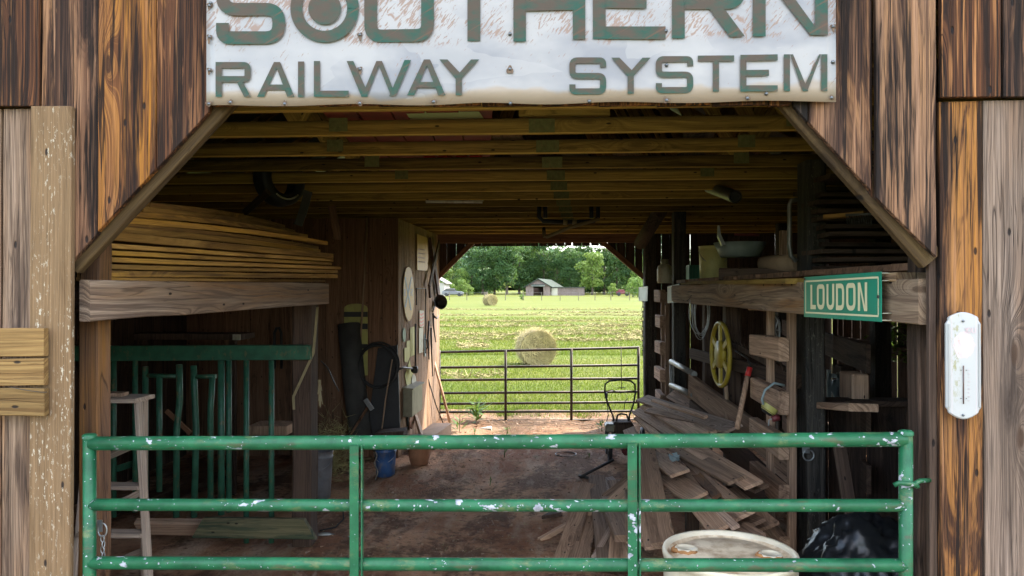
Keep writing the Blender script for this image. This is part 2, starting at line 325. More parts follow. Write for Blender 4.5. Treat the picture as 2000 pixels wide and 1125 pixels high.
def gate_paint():
    g = NG('chipped_green_paint'); p = g.n('VectorMath', {0: g.obj(), 1: g.comb(g.math('MULTIPLY', g.rand(), 40.), g.math('MULTIPLY', g.rand(), 17.))}, operation='ADD').outputs[0]
    n1 = g.noise(p, 5., 4., .6)
    c = g.mix(g.mr(g.noise(p, 9., 6., .7), .35, .65), (.0035, .05, .02), (.012, .102, .042)); c = g.mix(g.mr(g.noise(g.vec(p, (2, 8, 8)), 3., 4., .7), .58, .68, 0., .6), c, (.06, .045, .025))
    mil = g.mr(g.noise(g.vec(p, (3, 6, 6), (5., 1., 3.)), 2., 6., .75), .55, .68, 0., .65)
    c = g.mix(mil, c, (.13, .14, .055))
    ch = g.noise(g.vec(p, (15, 22, 22)), 1.6, 3., .55); ch2 = g.noise(g.vec(p, (1, 1, 1), (8., 3., 1.)), 4.5, 2., .5)
    chip = g.mr(g.math('ADD', g.math('MULTIPLY', ch, .65), g.math('MULTIPLY', ch2, .4)), .64, .648)
    fine = g.mr(g.noise(p, 70., 2., .5), .7, .71)
    chip = g.math('MAXIMUM', chip, fine)
    c = g.mix(chip, c, g.mix(g.mr(g.noise(p, 40., 2.), .4, .6), (.33, .34, .37), (.18, .185, .21)))
    h = g.math('SUBTRACT', g.math('MULTIPLY', n1, .2), chip)
    return g.fin(c, g.mr(chip, 0., 1., .45, .65), 0., h, .5, .003, .3)
M['gate'] = gate_paint()

def sign_mats():
    g = NG('white_sign_enamel'); p = g.obj(); x, y, z = g.sep(p)[:3]     # local origin: panel's lower left, z up
    cloud = g.noise(g.vec(p, (2.2, 1, 4.)), 1., 4., .55)
    c = g.mix(g.mr(cloud, .42, .62), (.25, .237, .226), (.155, .153, .16))
    blk = g.n('TexVoronoi', {'Vector': g.n('VectorMath', {0: g.vec(p, (3.1, 1, 5.5)), 1: g.vec(g.comb(cloud, cloud, cloud), (.9, .9, .9))}, operation='ADD').outputs[0], 'Scale': 1.})
    c = g.mix(g.mr(g.sep(blk.outputs['Color'])[0], .55, .6, 0., .45), c, (.255, .242, .23))
    edge = g.math('ADD', z, g.math('MULTIPLY', g.math('SUBTRACT', g.noise(g.comb(g.math('MULTIPLY', x, 5.), 0., 2.), 1., 4., .7), .5), .16))
    up = g.mr(edge, .205, .225)                                       # the band of worn paint behind the big letters
    rot = g.n('VectorRotate', {'Vector': p, 'Angle': R(-38)}, rotation_type='Y_AXIS').outputs[0]
    scr = g.noise(g.vec(rot, (130, 1, 26)), 1., 3., .65, .5)
    amt = g.noise(g.vec(p, (5.5, 1, 7.)), 1., 3., .6)
    hole = g.math('MULTIPLY', up, g.mr(g.math('ADD', scr, g.math('MULTIPLY', amt, .8)), .955, 1.0))
    lowh = g.mr(g.math('ADD', scr, g.math('MULTIPLY', g.noise(g.vec(p, (3, 1, 3), (3., 0., 5.)), 2.5, 3.), .5)), .93, .95)
    crackx = g.math('MULTIPLY', g.mr(g.math('ABSOLUTE', g.math('SUBTRACT', g.noise(g.comb(g.math('ADD', g.math('MULTIPLY', x, 5.), g.math('MULTIPLY', z, -2.)), g.math('MULTIPLY', z, 1.5), 3.), 1., 2.), .5)), .003, .008, 1., 0.), g.mr(g.noise(g.vec(p, (30, 1, 30)), 1., 2.), .48, .55))
    c = g.mix(g.math('MULTIPLY', g.math('MAXIMUM', g.math('MAXIMUM', hole, lowh), g.math('MULTIPLY', crackx, up)), .9), c, (.17, .1, .065))
    st = g.math('MULTIPLY', g.mr(g.math('ADD', z, g.math('MULTIPLY', g.math('SUBTRACT', cloud, .5), .22)), .035, .05, 1., 0.), .75)
    c = g.mix(st, c, (.22, .16, .1))
    white = g.fin(c, .38, 0., g.noise(g.vec(p, (3, 3, 3)), 1.5, 2.), .25, .02, .45)
    g = NG('green_sign_print'); p = g.obj()
    c = g.mix(g.mr(g.noise(p, 7., 4., .6), .35, .68), (.007, .05, .033), (.025, .055, .04))
    br = g.mr(g.noise(g.vec(p, (2.6, 1, 5.), (2., 5., 1.)), 1.9, 5., .7), .43, .56, 0., .9)
    rot = g.n('VectorRotate', {'Vector': p, 'Angle': R(-60)}, rotation_type='Y_AXIS').outputs[0]
    sc2 = g.mr(g.noise(g.vec(rot, (60, 1, 3)), 1., 2.), .64, .68, 0., .6)
    c = g.mix(br, c, (.06, .04, .028)); c = g.mix(sc2, c, (.1, .05, .03))
    return white, g.fin(c, .6, 0., None, spec=.2)
M['signwhite'], M['signgreen'] = sign_mats()

def dirt_mat():
    g = NG('packed_dirt'); p = g.obj(); n1 = g.noise(p, .9, 6., .62); n2 = g.noise(p, 14., 5., .7); n3 = g.noise(g.vec(p, (2.2, .6, 1)), 1.3, 5., .62)
    c = g.mix(g.mr(n1, .42, .58), (.25, .11, .055), (.56, .32, .19))
    c = g.mix(g.mr(n3, .5, .68, 0., .7), c, (.5, .38, .28))
    c = g.mix(g.mr(n2, .52, .7, 0., .6), c, (.1, .055, .036))
    x, y = g.sep(p)[0], g.sep(p)[1]
    wet = g.noise(g.vec(p, (1.1, .55, 1), (3., 8., 0.)), 1., 5., .65)
    c = g.mix(g.mr(g.math('ADD', wet, g.math('MULTIPLY', g.math('SUBTRACT', n2, .5), .35)), .5, .58, 0., .78), c, (.1, .05, .029))
    trk = g.noise(g.comb(g.math('ADD', g.math('MULTIPLY', x, 7.), g.math('MULTIPLY', n1, 5.)), g.math('MULTIPLY', y, .7), 0.), 1., 4., .7)
    c = g.mix(g.math('MULTIPLY', g.mr(trk, .56, .68, 0., .65), g.mr(n2, .3, .6, .3, 1.)), c, (.5, .37, .27))
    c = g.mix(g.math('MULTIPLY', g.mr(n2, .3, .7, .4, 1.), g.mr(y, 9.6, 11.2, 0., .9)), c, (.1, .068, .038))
    gr = g.math('MULTIPLY', g.mr(g.noise(p, 1.7, 5., .7), .6, .7, 0., .55), g.mr(n2, .4, .6))
    c = g.mix(gr, c, (.07, .085, .03))
    return g.fin(c, .95, 0., g.math('ADD', g.math('MULTIPLY', n2, .6), g.noise(p, 45., 4., .7)), 1., .035, .15)
M['dirt'] = dirt_mat()

def field_mat():
    g = NG('mown_field'); p = g.obj(); y = g.sep(p)[1]
    n1 = g.noise(g.vec(p, (.05, .35, 1)), 1., 5., .6); n2 = g.noise(p, 6., 5., .7); n3 = g.noise(g.vec(p, (.12, .9, 1), (4., 9., 0.)), 1., 4., .65)
    c = g.mix(g.mr(n1, .35, .65), (.048, .066, .0035), (.08, .083, .007))
    c = g.mix(g.mr(n3, .52, .68, 0., .45), c, (.15, .13, .045))
    c = g.mix(g.mr(n2, .45, .75, 0., .5), c, (.04, .075, .005))
    return g.fin(c, .9, 0., n2, .6, .05, .1)
M['field'] = field_mat()

# ------------------------------------------------------------------ ground
def hz(Y, X=0):
    xs = [-400, 20, 78, 160, 220, 330, 700]; zs = [0, 0, .74, 1.3, 1.7, 3.2, 9]
    return float(np.interp(Y, xs, zs))
def grid(name, xs, ys, zf, mat, kind='structure'):
    vs = [(x, y, zf(x, y)) for y in ys for x in xs]; n = len(xs)
    fs = [(j*n+i, j*n+i+1, (j+1)*n+i+1, (j+1)*n+i) for j in range(len(ys)-1) for i in range(n-1)]
    m = MB(); m.add(vs, fs, True); return tag(m.build(name, mat, origin=(0, 0, 0)), kind=kind)
gx = sorted(set([-900, -500, -300, -200, -140, -100] + list(np.linspace(-70, 90, 41)) + [120, 180, 300, 500, 900]))
gy = sorted(set([-600, -300, -120, -60, -30, -15, -5] + list(np.linspace(0, 90, 61)) + list(np.linspace(95, 240, 20)) + [300, 400, 500, 700, 1000, 1600]))
grid('field', [float(a) for a in gx], [float(a) for a in gy], lambda x, y: hz(y)-.03 + (.05*mnoise.noise((x*.3, y*.3, 0)) if y > 20 else 0), M['field'])
def dirt_z(x, y):
    rut = sum(-.035*math.exp(-((x-c-.06*math.sin(y*.9))/.16)**2) for c in (-.75, .55))
    return max(-.02, .03 + .03*mnoise.noise((x*1.3, y*1.3, 3)) + .012*mnoise.noise((x*6, y*6, 9)) + rut*(1 if y > 3 else .3))
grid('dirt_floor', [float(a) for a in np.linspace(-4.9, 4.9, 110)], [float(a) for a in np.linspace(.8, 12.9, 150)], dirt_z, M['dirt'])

def bounce_mat():
    g = NG('bounce_gravel'); p = g.obj(); n = g.noise(p, 30., 4., .7)
    return g.fin(g.mix(n, (.1, .1, .055), (.17, .16, .1)), .95, 0., n, .6, .02, .1)
grid('bounce_ground', [float(a) for a in np.linspace(-6, 6, 13)], [float(a) for a in np.linspace(-40, .9, 30)], lambda x, y: .0+.01*mnoise.noise((x, y, 0)), bounce_mat())  # unseen ground sheet added to bounce warm light into the barn

# ------------------------------------------------------------------ the barn
YF = 2.70
barn = root('barn', (0, 7.3, 0), 'old weathered plank barn with a drive-through bay framed by its wide doorway', 'barn')
RX, RZ, SL = -.15, 6.1, .56
def roofz(X): return RZ-abs(X-RX)*SL
def fx(px, y=300): return at(px, y, YF).x
def fz(px, py): return at(px, py, YF).z
def siding(px0, px1, cut0, cut1, top0=None, top1=None, yo=0., th=.024, mat='facade', tone=0., gold=0., grey=0., wav=.0025):
    """one vertical board of the front wall: bottom edge at photo heights cut0/cut1, top at the roof or at top0/top1"""
    x0, x1 = fx(px0), fx(px1)
    z0 = fz(px0, cut0) if cut0 else .04; z1 = fz(px1, cut1) if cut1 else .04
    t0 = fz(px0, top0) if top0 else roofz(x0)-.06; t1 = fz(px1, top1) if top1 else roofz(x1)-.06
    Y = YF+yo; n = 9; pts = []
    for i in range(n+1):
        q = i/n; pts.append((x0+random.uniform(-wav, wav), Y, z0+(t0-z0)*q))
    for i in range(n+1):
        q = 1-i/n; pts.append((x1+random.uniform(-wav, wav), Y, z1+(t1-z1)*q))
    m = MB(); m.prism(pts, (0, th, 0)); o = m.build('siding_plank', M[mat], barn, bevel=.002)
    o['tone'] = tone; o['gold'] = gold; o['grey'] = grey; return o
Lcut = lambda px: 505-(px-145)*292/267 if px < 412 else 206
Rcut = lambda px: 203 if px < 1550 else 205+(px-1550)*300/268
# left of the doorway, upper course then lower course
for a, b, tn, gd, gr in ((-330, -245, .3, 0, .3), (-243, -160, -.2, .6, 0), (-158, -78, .2, 0, .2), (-75, 76, .9, .8, 0)):
    siding(a, b, 207, 207, yo=.0, tone=tn, gold=gd, grey=gr)
siding(80, 190, Lcut(80), Lcut(190), yo=.004, tone=.15, gold=.1, grey=.25)
siding(193, 303, Lcut(193), Lcut(303), yo=-.004, tone=-.35, gold=.5)
siding(305.5, 408, Lcut(305), Lcut(408), yo=.002, tone=.55, gold=.2, grey=.1)
for a, b, gr in ((-330, -230, .3), (-226, -120, .2), (-116, -8, .3), (-4, 76, .3)):
    siding(a, b, 0, 0, 209, 209, yo=.026, mat='facade_grey', tone=.1, gold=.4, grey=gr)
siding(68, 147, 0, 0, 210, 210, yo=-.024, mat='pale', wav=.001)
# over the doorway, behind the sign
px = 410
while px < 1546:
    w = random.uniform(95, 120); e = min(px+w, 1549); siding(px, e-2.5, 206, 204, yo=random.uniform(0, .006), tone=random.uniform(-.2, .6), gold=.1); px = e
# right of the doorway
siding(1551, 1579, Rcut(1551), Rcut(1579), yo=.004, tone=-.2, grey=.9)
siding(1581.5, 1700, Rcut(1581), Rcut(1700), yo=-.002, tone=.3, gold=.35, grey=.25)
siding(1711, 1828, Rcut(1711), 503, yo=.0, tone=-.1, gold=.35, grey=.35)
siding(1700, 1712, Rcut(1700), Rcut(1712), yo=.03, tone=1.2)
siding(1838, 1956, 190, 189, yo=-.002, tone=.75, gold=1.1)
siding(1959.5, 2070, 189, 188, yo=.0, tone=.4, gold=.3, grey=.4)
siding(1841, 1925, 0, 0, 196, 194, yo=.02, mat='facade', tone=-.1, gold=.75, grey=.15)
siding(1927.5, 2046, 0, 0, 193, 191, yo=.024, mat='facade_grey', tone=-.2, gold=.1, grey=.5)
siding(1827, 1843, 0, 0, 0, 0, yo=.05, mat='dark')
for a, b in ((2049, 2150), (2153, 2260), (2263, 2370)):
    siding(a, b, 0, 0, yo=.01, tone=random.uniform(-.2, .6), gold=.3)
xl = fx(-333); xr = fx(2373)
def strip_wall(x0, x1, y, name='siding_plank', mat='facade', w=.2, gap=.004, th=.022, bottom=.03, top=None):
    x = x0
    while x < x1-.03:
        ww = min(w*random.uniform(.85, 1.15), x1-x); xm = x+ww/2
        zt = top if top else min(roofz(x), roofz(x+ww))-.06
        board(name, (xm, y, bottom), (xm, y, zt), ww-gap, th, (0, 1, 0), M[mat], barn, tone=random.uniform(-.2, .6), gold=random.uniform(-.5, .5)); x += ww
strip_wall(-4.6, xl, YF+.012); strip_wall(xr, 4.4, YF+.012)
# trim along the two sloping cuts, header, posts of the doorway
kbl = board('knee_brace', at(138, 514, 2.755), at(470, 155, 2.755), .112, .045, (0, 1, 0), M['trim'], barn, tone=.3)
kbr = board('knee_brace', at(1817, 508, 2.755), at(1520, 172, 2.755), .088, .045, (0, 1, 0), M['trim'], barn, tone=.1)
board('header', at(330, 178, 2.79), at(1660, 172, 2.79), .12, .05, (0, 1, 0), M['joist'], barn)
def box_post(pxa, pxb, Y0, Y1, z1, mat, name='post', z0=-.02, **kw):
    xa, xb = at(pxa, 600, Y0 if pxa < 1078 else Y1).x, at(pxb, 600, Y1 if pxb < 300 else Y0).x; xm = (xa+xb)/2; ym = (Y0+Y1)/2
    return board(name, (xm, ym, z0), (xm, ym, z1), xb-xa, Y1-Y0, (0, 1, 0), M[mat], barn, jit=.005, seg=8, **kw)
box_post(152, 219, 3.0, 3.1, 3.0, 'post', tone=-.2, gold=.3, grey=.1)
box_post(1770, 1837, 3.0, 3.1, 3.0, 'post', tone=.75, grey=.3)
box_post(570, 607, 5.86, 6.06, 2.03, 'dark', tone=-.9)
box_post(1556, 1614, 5.2, 5.42, 2.99, 'tar')
box_post(1312, 1341, 8.5, 8.68, 2.99, 'tar')
box_post(1256, 1283, 11.72, 11.9, 2.99, 'tar')
box_post(1372, 1392, 7.6, 7.72, 2.2, 'dark')
board('post', (at(1430, 600, 6.7).x, 6.7, 0), (at(1430, 600, 6.7).x, 6.7, 2.1), .14, .14, (0, 1, 0), M['dark'], barn, seg=6)
for y in (3.2, 6.0, 9.0):
    board('post', (3.1, y+1.2, 0), (3.1, y+1.2, 3.0), .15, .15, (0, 1, 0), M['tar'], barn)
# bay beams
bl = board('beam', at(160, 588, 2.8)+Vector((.012, 0, 0)), at(636.5, 573, 5.55), .16, .045, (1, 0, 0), M['beam'], barn, seg=8, jit=.003, tone=-.2, gold=.2, grey=.35)
br = board('beam', at(1823, 588, 2.8)+Vector((-.03, 0, 0)), at(1316, 574, 7.6), .168, .045, (1, 0, 0), M['beam'], barn, seg=8, jit=.003, tone=0, gold=.1, grey=.2)
for k in range(4):      # joists of the loft over the lumber side bay, resting on the beam
    y = 3.2+k*.75; xb = at(160, 560, 2.96).x-.05
    board('loft_joist', (xb, y, 2.05), (-4.55, y, 2.05), .1, .045, (0, 1, 0), M['dark'], barn)
# shelf deck of the right bay
for k in range(9):
    y = 3.02+k*.52; q = (y-2.93)/(7.6-2.93); xb = at(1823, 588, 2.93).x*(1-q)+at(1316, 574, 7.6).x*q+.02
    board('shelf_plank', (xb, y+.25, 2.185), (4.3, y+.25, 2.185), .5, .03, (0, 0, 1), M['room'], barn, tone=.5)
board('shelf_plank', at(1545, 549, 4.05)+Vector((.02, 0, 0)), at(1335, 553, 7.55)+Vector((.02, 0, 0)), .1, .03, (0, 0, 1), M['joist'], barn)
board('shelf_plank', at(1716, 541, 3.08)+Vector((.06, 0, 0)), at(1766, 541, 2.98)+Vector((.03, 0, 0)), .14, .035, (0, 0, 1), M['beam'], barn)
# trusses: bottom chord (joist) > plates, webs above
ZJ = 2.08+.914+.0445
plate_mat = plain('truss_plate_zinc', (.12, .12, .045), .85, .0, .3, 30, (.17, .12, .05), .6, spec=.1)
Ys = [3.08+.61*k for k in range(15)]
def truss_plate(parent, x, y, z, w=.13, h=.1):
    m = MB(); m.box((x, y-.022, z), (w, .0025, h))
    nx, nz = 7, 5
    for i in range(nx):
        for j in range(nz):
            m.box((x-w/2+w*(i+.5)/nx, y-.0245, z-h/2+h*(j+.5)/nz), (w/nx*.35, .003, h/nz*.6))
    m.build('truss_plate', plate_mat, parent)
for i, y in enumerate(Ys):
    sag = random.uniform(-.006, .006)
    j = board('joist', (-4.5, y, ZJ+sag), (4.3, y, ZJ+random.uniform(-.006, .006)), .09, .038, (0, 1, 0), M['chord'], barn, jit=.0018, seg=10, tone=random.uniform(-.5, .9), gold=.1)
    if i < 12:
        for xx in ((.03*i-.12, ) + ((-1.45+.1*(i % 3), 1.38-.12*(i % 2)) if i < 6 else ())): truss_plate(j, xx, y, ZJ+.02*(1 if xx < -.3 or xx > .5 else 0), .15 if abs(xx) < .5 else .11, .08)
    for a, b in (((-4.6, 3.08), (-.15, 5.85)), ((4.4, 3.08), (-.15, 5.85)), ((-1.5, 3.08), (-2.4, 4.5)), ((-1.5, 3.08), (-.3, 5.6)), ((1.35, 3.08), (2.1, 4.5)), ((1.35, 3.08), (0, 5.6))):
        board('truss_web', (a[0], y+.001, a[1]), (b[0], y+.001, b[1]), .09, .036, (0, 1, 0), M['joist'], barn, seg=1)
# roof
for sgn, xe in ((-1, -4.95), (1, 4.75)):
    m = MB(); a = (RX, 2.3, RZ+.02); b = (xe, 2.3, roofz(xe)+.02)
    m.prism([a, b, (b[0], b[1], b[2]+.03), (a[0], a[1], a[2]+.03)], (0, 10.1, 0)); m.build('roof', M['rustrail'], barn)
# rear wall with its own doorway
YB = 11.95
board('rear_header', at(842, 466, 11.8), at(1262, 464, 11.8), .155, .05, (0, 1, 0), M['room'], barn, tone=-.2)
def rear_plank(x0, x1, zb, zb1=None, th=.02):
    m = MB(); zb1 = zb if zb1 is None else zb1
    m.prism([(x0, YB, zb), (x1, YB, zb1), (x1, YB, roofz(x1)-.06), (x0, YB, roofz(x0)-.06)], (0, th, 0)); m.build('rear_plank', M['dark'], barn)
xa, xb = at(857, 540, YB).x, at(1255, 540, YB).x; xc, xd = at(920, 479, YB).x, at(1182, 479, YB).x
zc, zd = at(920, 481, YB).z, at(857, 541, YB).z
x = -4.6
def rear_cut(x):
    if x < xa-.02 or x > xb+.02: return .03
    if x < xc: return zd+(zc-zd)*max(0, (x-xa))/(xc-xa)
    if x > xd: return zc+(zd-zc)*min(1, (x-xd)/(xb-xd))
    return zc
while x < 4.4:
    w = random.uniform(.12, .155) if -2 < x < 2 else random.uniform(.16, .24); e = min(x+w, 4.4)
    for brk in (xa-.02, xb+.02):
        if x < brk < e: e = brk
    gap = random.choice((.003, .003, .006, .013)) if -2.2 < x < 1.7 else random.choice((.002, .002, .002, .006))
    rear_plank(x, e-gap, rear_cut(x+.001), rear_cut(e-.001-gap)); x = e
board('rear_brace', at(852, 545, 11.9), at(924, 473, 11.9), .075, .04, (0, 1, 0), M['room'], barn, tone=-.4)
board('rear_brace', at(1261, 545, 11.9), at(1177, 473, 11.9), .075, .04, (0, 1, 0), M['room'], barn, tone=-.4)
m = MB(); m.prism([(-4.55, 11.9, 2.99), (4.35, 11.9, 2.99), (4.35, 11.9, roofz(4.35)-.08), (RX, 11.9, RZ-.08), (-4.55, 11.9, roofz(-4.55)-.08)], (0, .03, 0)); m.build('gable_light_stop', M['dark'], barn)  # backing sheet added to stop daylight leaking through the rear gable
m = MB(); m.span((4.3, 3.0, 2.25), (4.33, 11.8, 3.3)); m.build('loft_light_stop', M['dark'], barn)  # dark sheet added to cover bright wall slits behind the loft shelf
# side walls
y = YF+.04
while y < 11.9:
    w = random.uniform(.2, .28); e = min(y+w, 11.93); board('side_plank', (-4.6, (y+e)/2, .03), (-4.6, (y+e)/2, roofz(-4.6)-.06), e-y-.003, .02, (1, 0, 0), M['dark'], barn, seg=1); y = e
y = YF+.04; k = 0
gaps = [.004]*11+[.035, .004, .004, .004, .03, .004, .004, .045, .004, .05, .004, .055, .004, .004, .055, .05, .004, .004, .055, .004, .05, .004, .004, .05, .004, .004]
while y < 11.9:
    w = random.uniform(.22, .36); g_ = gaps[k % len(gaps)]; e = min(y+w, 11.93)
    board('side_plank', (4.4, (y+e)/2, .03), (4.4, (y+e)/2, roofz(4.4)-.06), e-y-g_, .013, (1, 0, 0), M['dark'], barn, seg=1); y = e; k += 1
for z in (.5, 1.35, 2.3): board('girt', (4.34, YF+.05, z), (4.34, 11.9, z), .12, .045, (1, 0, 0), M['dark'], barn)
# the closed room of the left bay
YR = 9.1
W0, W1 = at(778, 600, YR), at(858.5, 600, 11.93)
x = W0.x
for wpx in (31, 28, 27, 27, 33, 27, 40, 45, 45, 50, 50, 50, 50, 50, 50, 50):
    w = wpx*YR/F; board('room_plank', (x-w/2, YR+.012, .02), (x-w/2, YR+.012, 2.99), w-.006, .024, (0, 1, 0), M['room'], barn, tone=random.uniform(-.3, .3)); x -= w
    if x < -4.5: break
wd = (Vector((W1.x, W1.y, 0))-Vector((W0.x, W0.y, 0))); wl = wd.length; wd.normalize(); wn_ = Vector((wd.y, -wd.x, 0))
q = .0
while q < wl-.02:
    w = min(random.uniform(.13, .22), wl-q); c = Vector((W0.x, W0.y, 0))+wd*(q+w/2)-wn_*.012
    board('room_plank', (c.x, c.y, .02), (c.x, c.y, 2.99), w-.007, .024, wn_, M['side'], barn, tone=random.uniform(-.5, .2), gold=0, grey=random.uniform(0, .3)); q += w
def onwall(px, py, off=.0):
    return onpl(px, py, Vector((W0.x, W0.y, 0))+wn_*off, wn_)
def wallslab(name, pts, off, th, mat, parent=None):
    P = [onwall(a, b, off) for a, b in pts]; m = MB(); m.prism(P, wn_*th); return m.build(name, mat, parent)
# partition rails and boards of the right bay
def rail(a, b, w, t, mat='pile', **kw): return board('partition_board', a, b, w, t, (1, 0, 0), M[mat], barn, **kw)
rail(at(1348, 752, 7.3), at(1548, 905, 5.36), .23, .04, tone=.4)
rail(at(1350, 800, 7.3), at(1548, 985, 5.36), .2, .04, 'dark', tone=-.6)
rail(at(1350, 690, 7.6), at(1560, 745, 5.3), .1, .04, 'dark', tone=-.4)
for k in range(5): rail((2.2, 5.3, .35+k*.42), (3.1, 10.2, .35+k*.42), .2, .03, 'dark')
# lower enclosure of the near right bay
for k in range(6):
    x0 = 1.72+k*.27; board('partition_board', (x0+.14, 5.5, .02), (x0+.14, 5.5, 1.26), .262, .022, (0, 1, 0), M['dark'], barn, tone=.6)
board('partition_board', (1.9, 5.47, 1.29), (3.4, 5.47, 1.29), .2, .04, (0, 0, 1), M['dark'], barn)
rail((1.72, 3.02, .22), (1.85, 5.1, .22), .2, .03, 'dark')

def slat_rack(n0, label, X, Ya, Yb, zs, up, mat):
    r = root('slat_rack', (X, (Ya+Yb)/2, 0), label, 'hay rack', 'slatted wooden racks on the right bay')
    for y in up: board('upright', (X+.062, y, 0), (X+.062, y, max(zs)+.06), .05, .06, (0, 1, 0), M[mat], r, seg=6, tone=-.5)
    for z in zs: board('slat', (X, Ya, z+random.uniform(-.01, .01)), (X+random.uniform(-.01, .01), Yb, z+random.uniform(-.012, .012)), .158, .07, (1, 0, 0), M[mat], r, seg=4, tone=random.uniform(-.2, .4), jit=.003)
    return r
slat_rack(0, 'slatted wooden rack with thick cross boards in front of the big tarred post', 1.56, 5.1, 5.85, [2.02, 1.68, 1.33, 1.02, .7, .36], (5.14, 5.62), 'pile')
slat_rack(1, 'slatted wooden rack beside the back doorway beneath the plastic jug', at(1291, 600, 9.6).x, 9.45, 9.95, [2.02, 1.7, 1.36, 1.02, .7], (9.5, 9.85), 'pile')

# ------------------------------------------------------------------ railway sign
YS = 2.672
sg = root('railway_sign', at(1015, 205, YS), 'big worn white metal railway sign with green letters above the doorway', 'sign')
P00 = at(403, 207, YS); P10 = at(1633, 197, YS)
ztop = at(403, -72, YS).z
ex = (P10-P00); nx_, nz_ = 60, 10; vs = []
for j in range(nz_+1):
    for i in range(nx_+1):
        u, v = i/nx_, j/nz_; b = P00+ex*u; z = b.z+(ztop-b.z)*v
        vs.append((b.x-P00.x, .002*math.sin(u*38)*(1-v)+.0025*mnoise.noise((u*14, v*3, 1)), z-P00.z+(.0035*math.sin(u*29+1) if j == 0 else 0)))
n0 = len(vs); vs += [(a, b_+.003, c) for a, b_, c in vs]
fs = []
for j in range(nz_):
    for i in range(nx_):
        a = j*(nx_+1)+i; fs += [(a, a+1, a+nx_+2, a+nx_+1), (n0+a, n0+a+nx_+1, n0+a+nx_+2, n0+a+1)]
for i in range(nx_): fs += [(i, n0+i, n0+i+1, i+1), (nz_*(nx_+1)+i, nz_*(nx_+1)+i+1, n0+nz_*(nx_+1)+i+1, n0+nz_*(nx_+1)+i)]
for j in range(nz_):
    for c in (0, nx_): a = j*(nx_+1)+c; fs.append((a, a+nx_+1, n0+a+nx_+1, n0+a))
m = MB(); m.add(vs, fs, True); m.build('panel', M['signwhite'], sg, M=Matrix.Translation(P00))
def fillet(pts, r):
    out = []
    for i, p in enumerate(pts):
        p = Vector(p)
        if i in (0, len(pts)-1): out.append(p); continue
        a, b = Vector(pts[i-1]), Vector(pts[i+1]); da, db = (a-p), (b-p); rr = min(r, da.length*.5, db.length*.5)
        A, B = p+da.normalized()*rr, p+db.normalized()*rr
        for k in range(7): q = k/6; out.append(A*(1-q)**2+p*2*q*(1-q)+B*q*q)
    return out
def strokes(paths, w, tf, step=.0005):
    """flat lettering: each path a 2-D polyline stroked to width w, tf maps (u, v, height) to space"""
    m = MB()
    for s_, path in enumerate(paths):
        closed = isinstance(path, tuple) and path[0] == 'poly'
        if closed:
            m.add([tf(a, b, step*(s_+1)) for a, b in path[1]], [tuple(range(len(path[1])))]); continue
        p = []
        for q in path:
            if not p or (Vector(q)-p[-1]).length > 1e-5: p.append(Vector(q))
        n = len(p); L, Rr = [], []
        for i in range(n):
            t0 = (p[i]-p[i-1]).normalized() if i else None; t1 = (p[i+1]-p[i]).normalized() if i < n-1 else None
            t = ((t0 or t1)+(t1 or t0)).normalized(); nn = Vector((-t.y, t.x)); c = nn.dot(Vector((-(t0 or t1).y, (t0 or t1).x)))
            o_ = nn*(w/2/max(.4, c)); L.append(p[i]+o_); Rr.append(p[i]-o_)
        vs = [tf(a.x, a.y, step*(s_+1)) for a in L+Rr]
        m.add(vs, [(i, i+1, n+i+1, n+i) for i in range(n-1)])
    return m
def tfs(a, b, h): return at(a, b, YS-.006-h)
def letter(paths, w=12): strokes(paths, w, tfs).build('letter', M['signgreen'], sg)
P = lambda *q: ('poly', list(q))
def S_(x0, x1, y0, y1, w, r): 
    h = w/2; a, b, c, d = x0+h, x1-h, y0+h, y1-h; mid = (c+d)/2
    return fillet([(b, c+w*1.15), (b, c), (a, c), (a, mid), (b, mid), (b, d), (a, d), (a, d-w*1.15)], r)
letter([S_(422, 557, -50, 86, 25, 26)], 25)
ang = [2*math.pi*k/48 for k in range(49)]
letter([[(634+55.5*math.cos(q), 16+55.5*math.sin(q)) for q in ang], ('poly', [(634+32*math.cos(q), 16+32*math.sin(q)) for q in ang[:-1]])], 23)
letter([fillet([(724, -52), (724, 70.5), (835, 68.5), (835, -53)], 22)], 25)
letter([[(925.5, -28), (925.5, 80)], [(866, -40), (985, -41)]], 25)
letter([[(1015, -53), (1015, 81)], [(1131, -54), (1131, 77)], [(1027, 9), (1119, 7)]], 24.5)
letter([[(1170.5, -55), (1170.5, 76)], [(1183, 64), (1300, 64)], [(1183, 3), (1263, 4)], [(1183, -43), (1300, -43)]], 25)
letter([[(1325, -56), (1325, 75)], fillet([(1338, -44), (1442, -44), (1442, 5), (1338, 6)], 20), P((1386, 18), (1415, 17), (1455, 71), (1426, 72))], 25)
letter([[(1483, -57), (1483, 71)], [(1604.5, -58), (1604.5, 69)], P((1483, -57), (1513, -57), (1604, 68), (1584, 69))], 25)
letter([[(427, 121), (427, 189)], fillet([(433, 127), (483.5, 127), (483.5, 154.5), (433, 154.5)], 8), P((462, 160), (474, 160), (490, 189), (477, 189))])
def A_(x0, xa, xb, x1, y0, y1, c0, c1): letter([P((x0, y1), (xa, y0), (xa+11, y0), (x0+14, y1)), P((xb-11, y0), (xb, y0), (x1, y1), (x1-14, y1)), P((x0+12+5, c1), (x0+12+10, c0), (x1-22, c0), (x1-17, c1))])
A_(502, 535, 547, 575, 121, 189, 165, 176)
letter([[(588, 120), (588, 189.5)]])
letter([[(619, 119), (619, 189)], [(625, 183), (681, 183)]])
letter([P((677, 119), (690, 119), (718, 180), (718, 189), (706, 189)), P((706, 189), (735, 119), (744, 119), (718, 185)), P((736, 119), (746, 119), (771, 182), (764, 188)), P((760, 188), (790, 117), (803, 117), (773, 187))])
A_(795, 828, 840, 870, 116, 186, 160, 171)
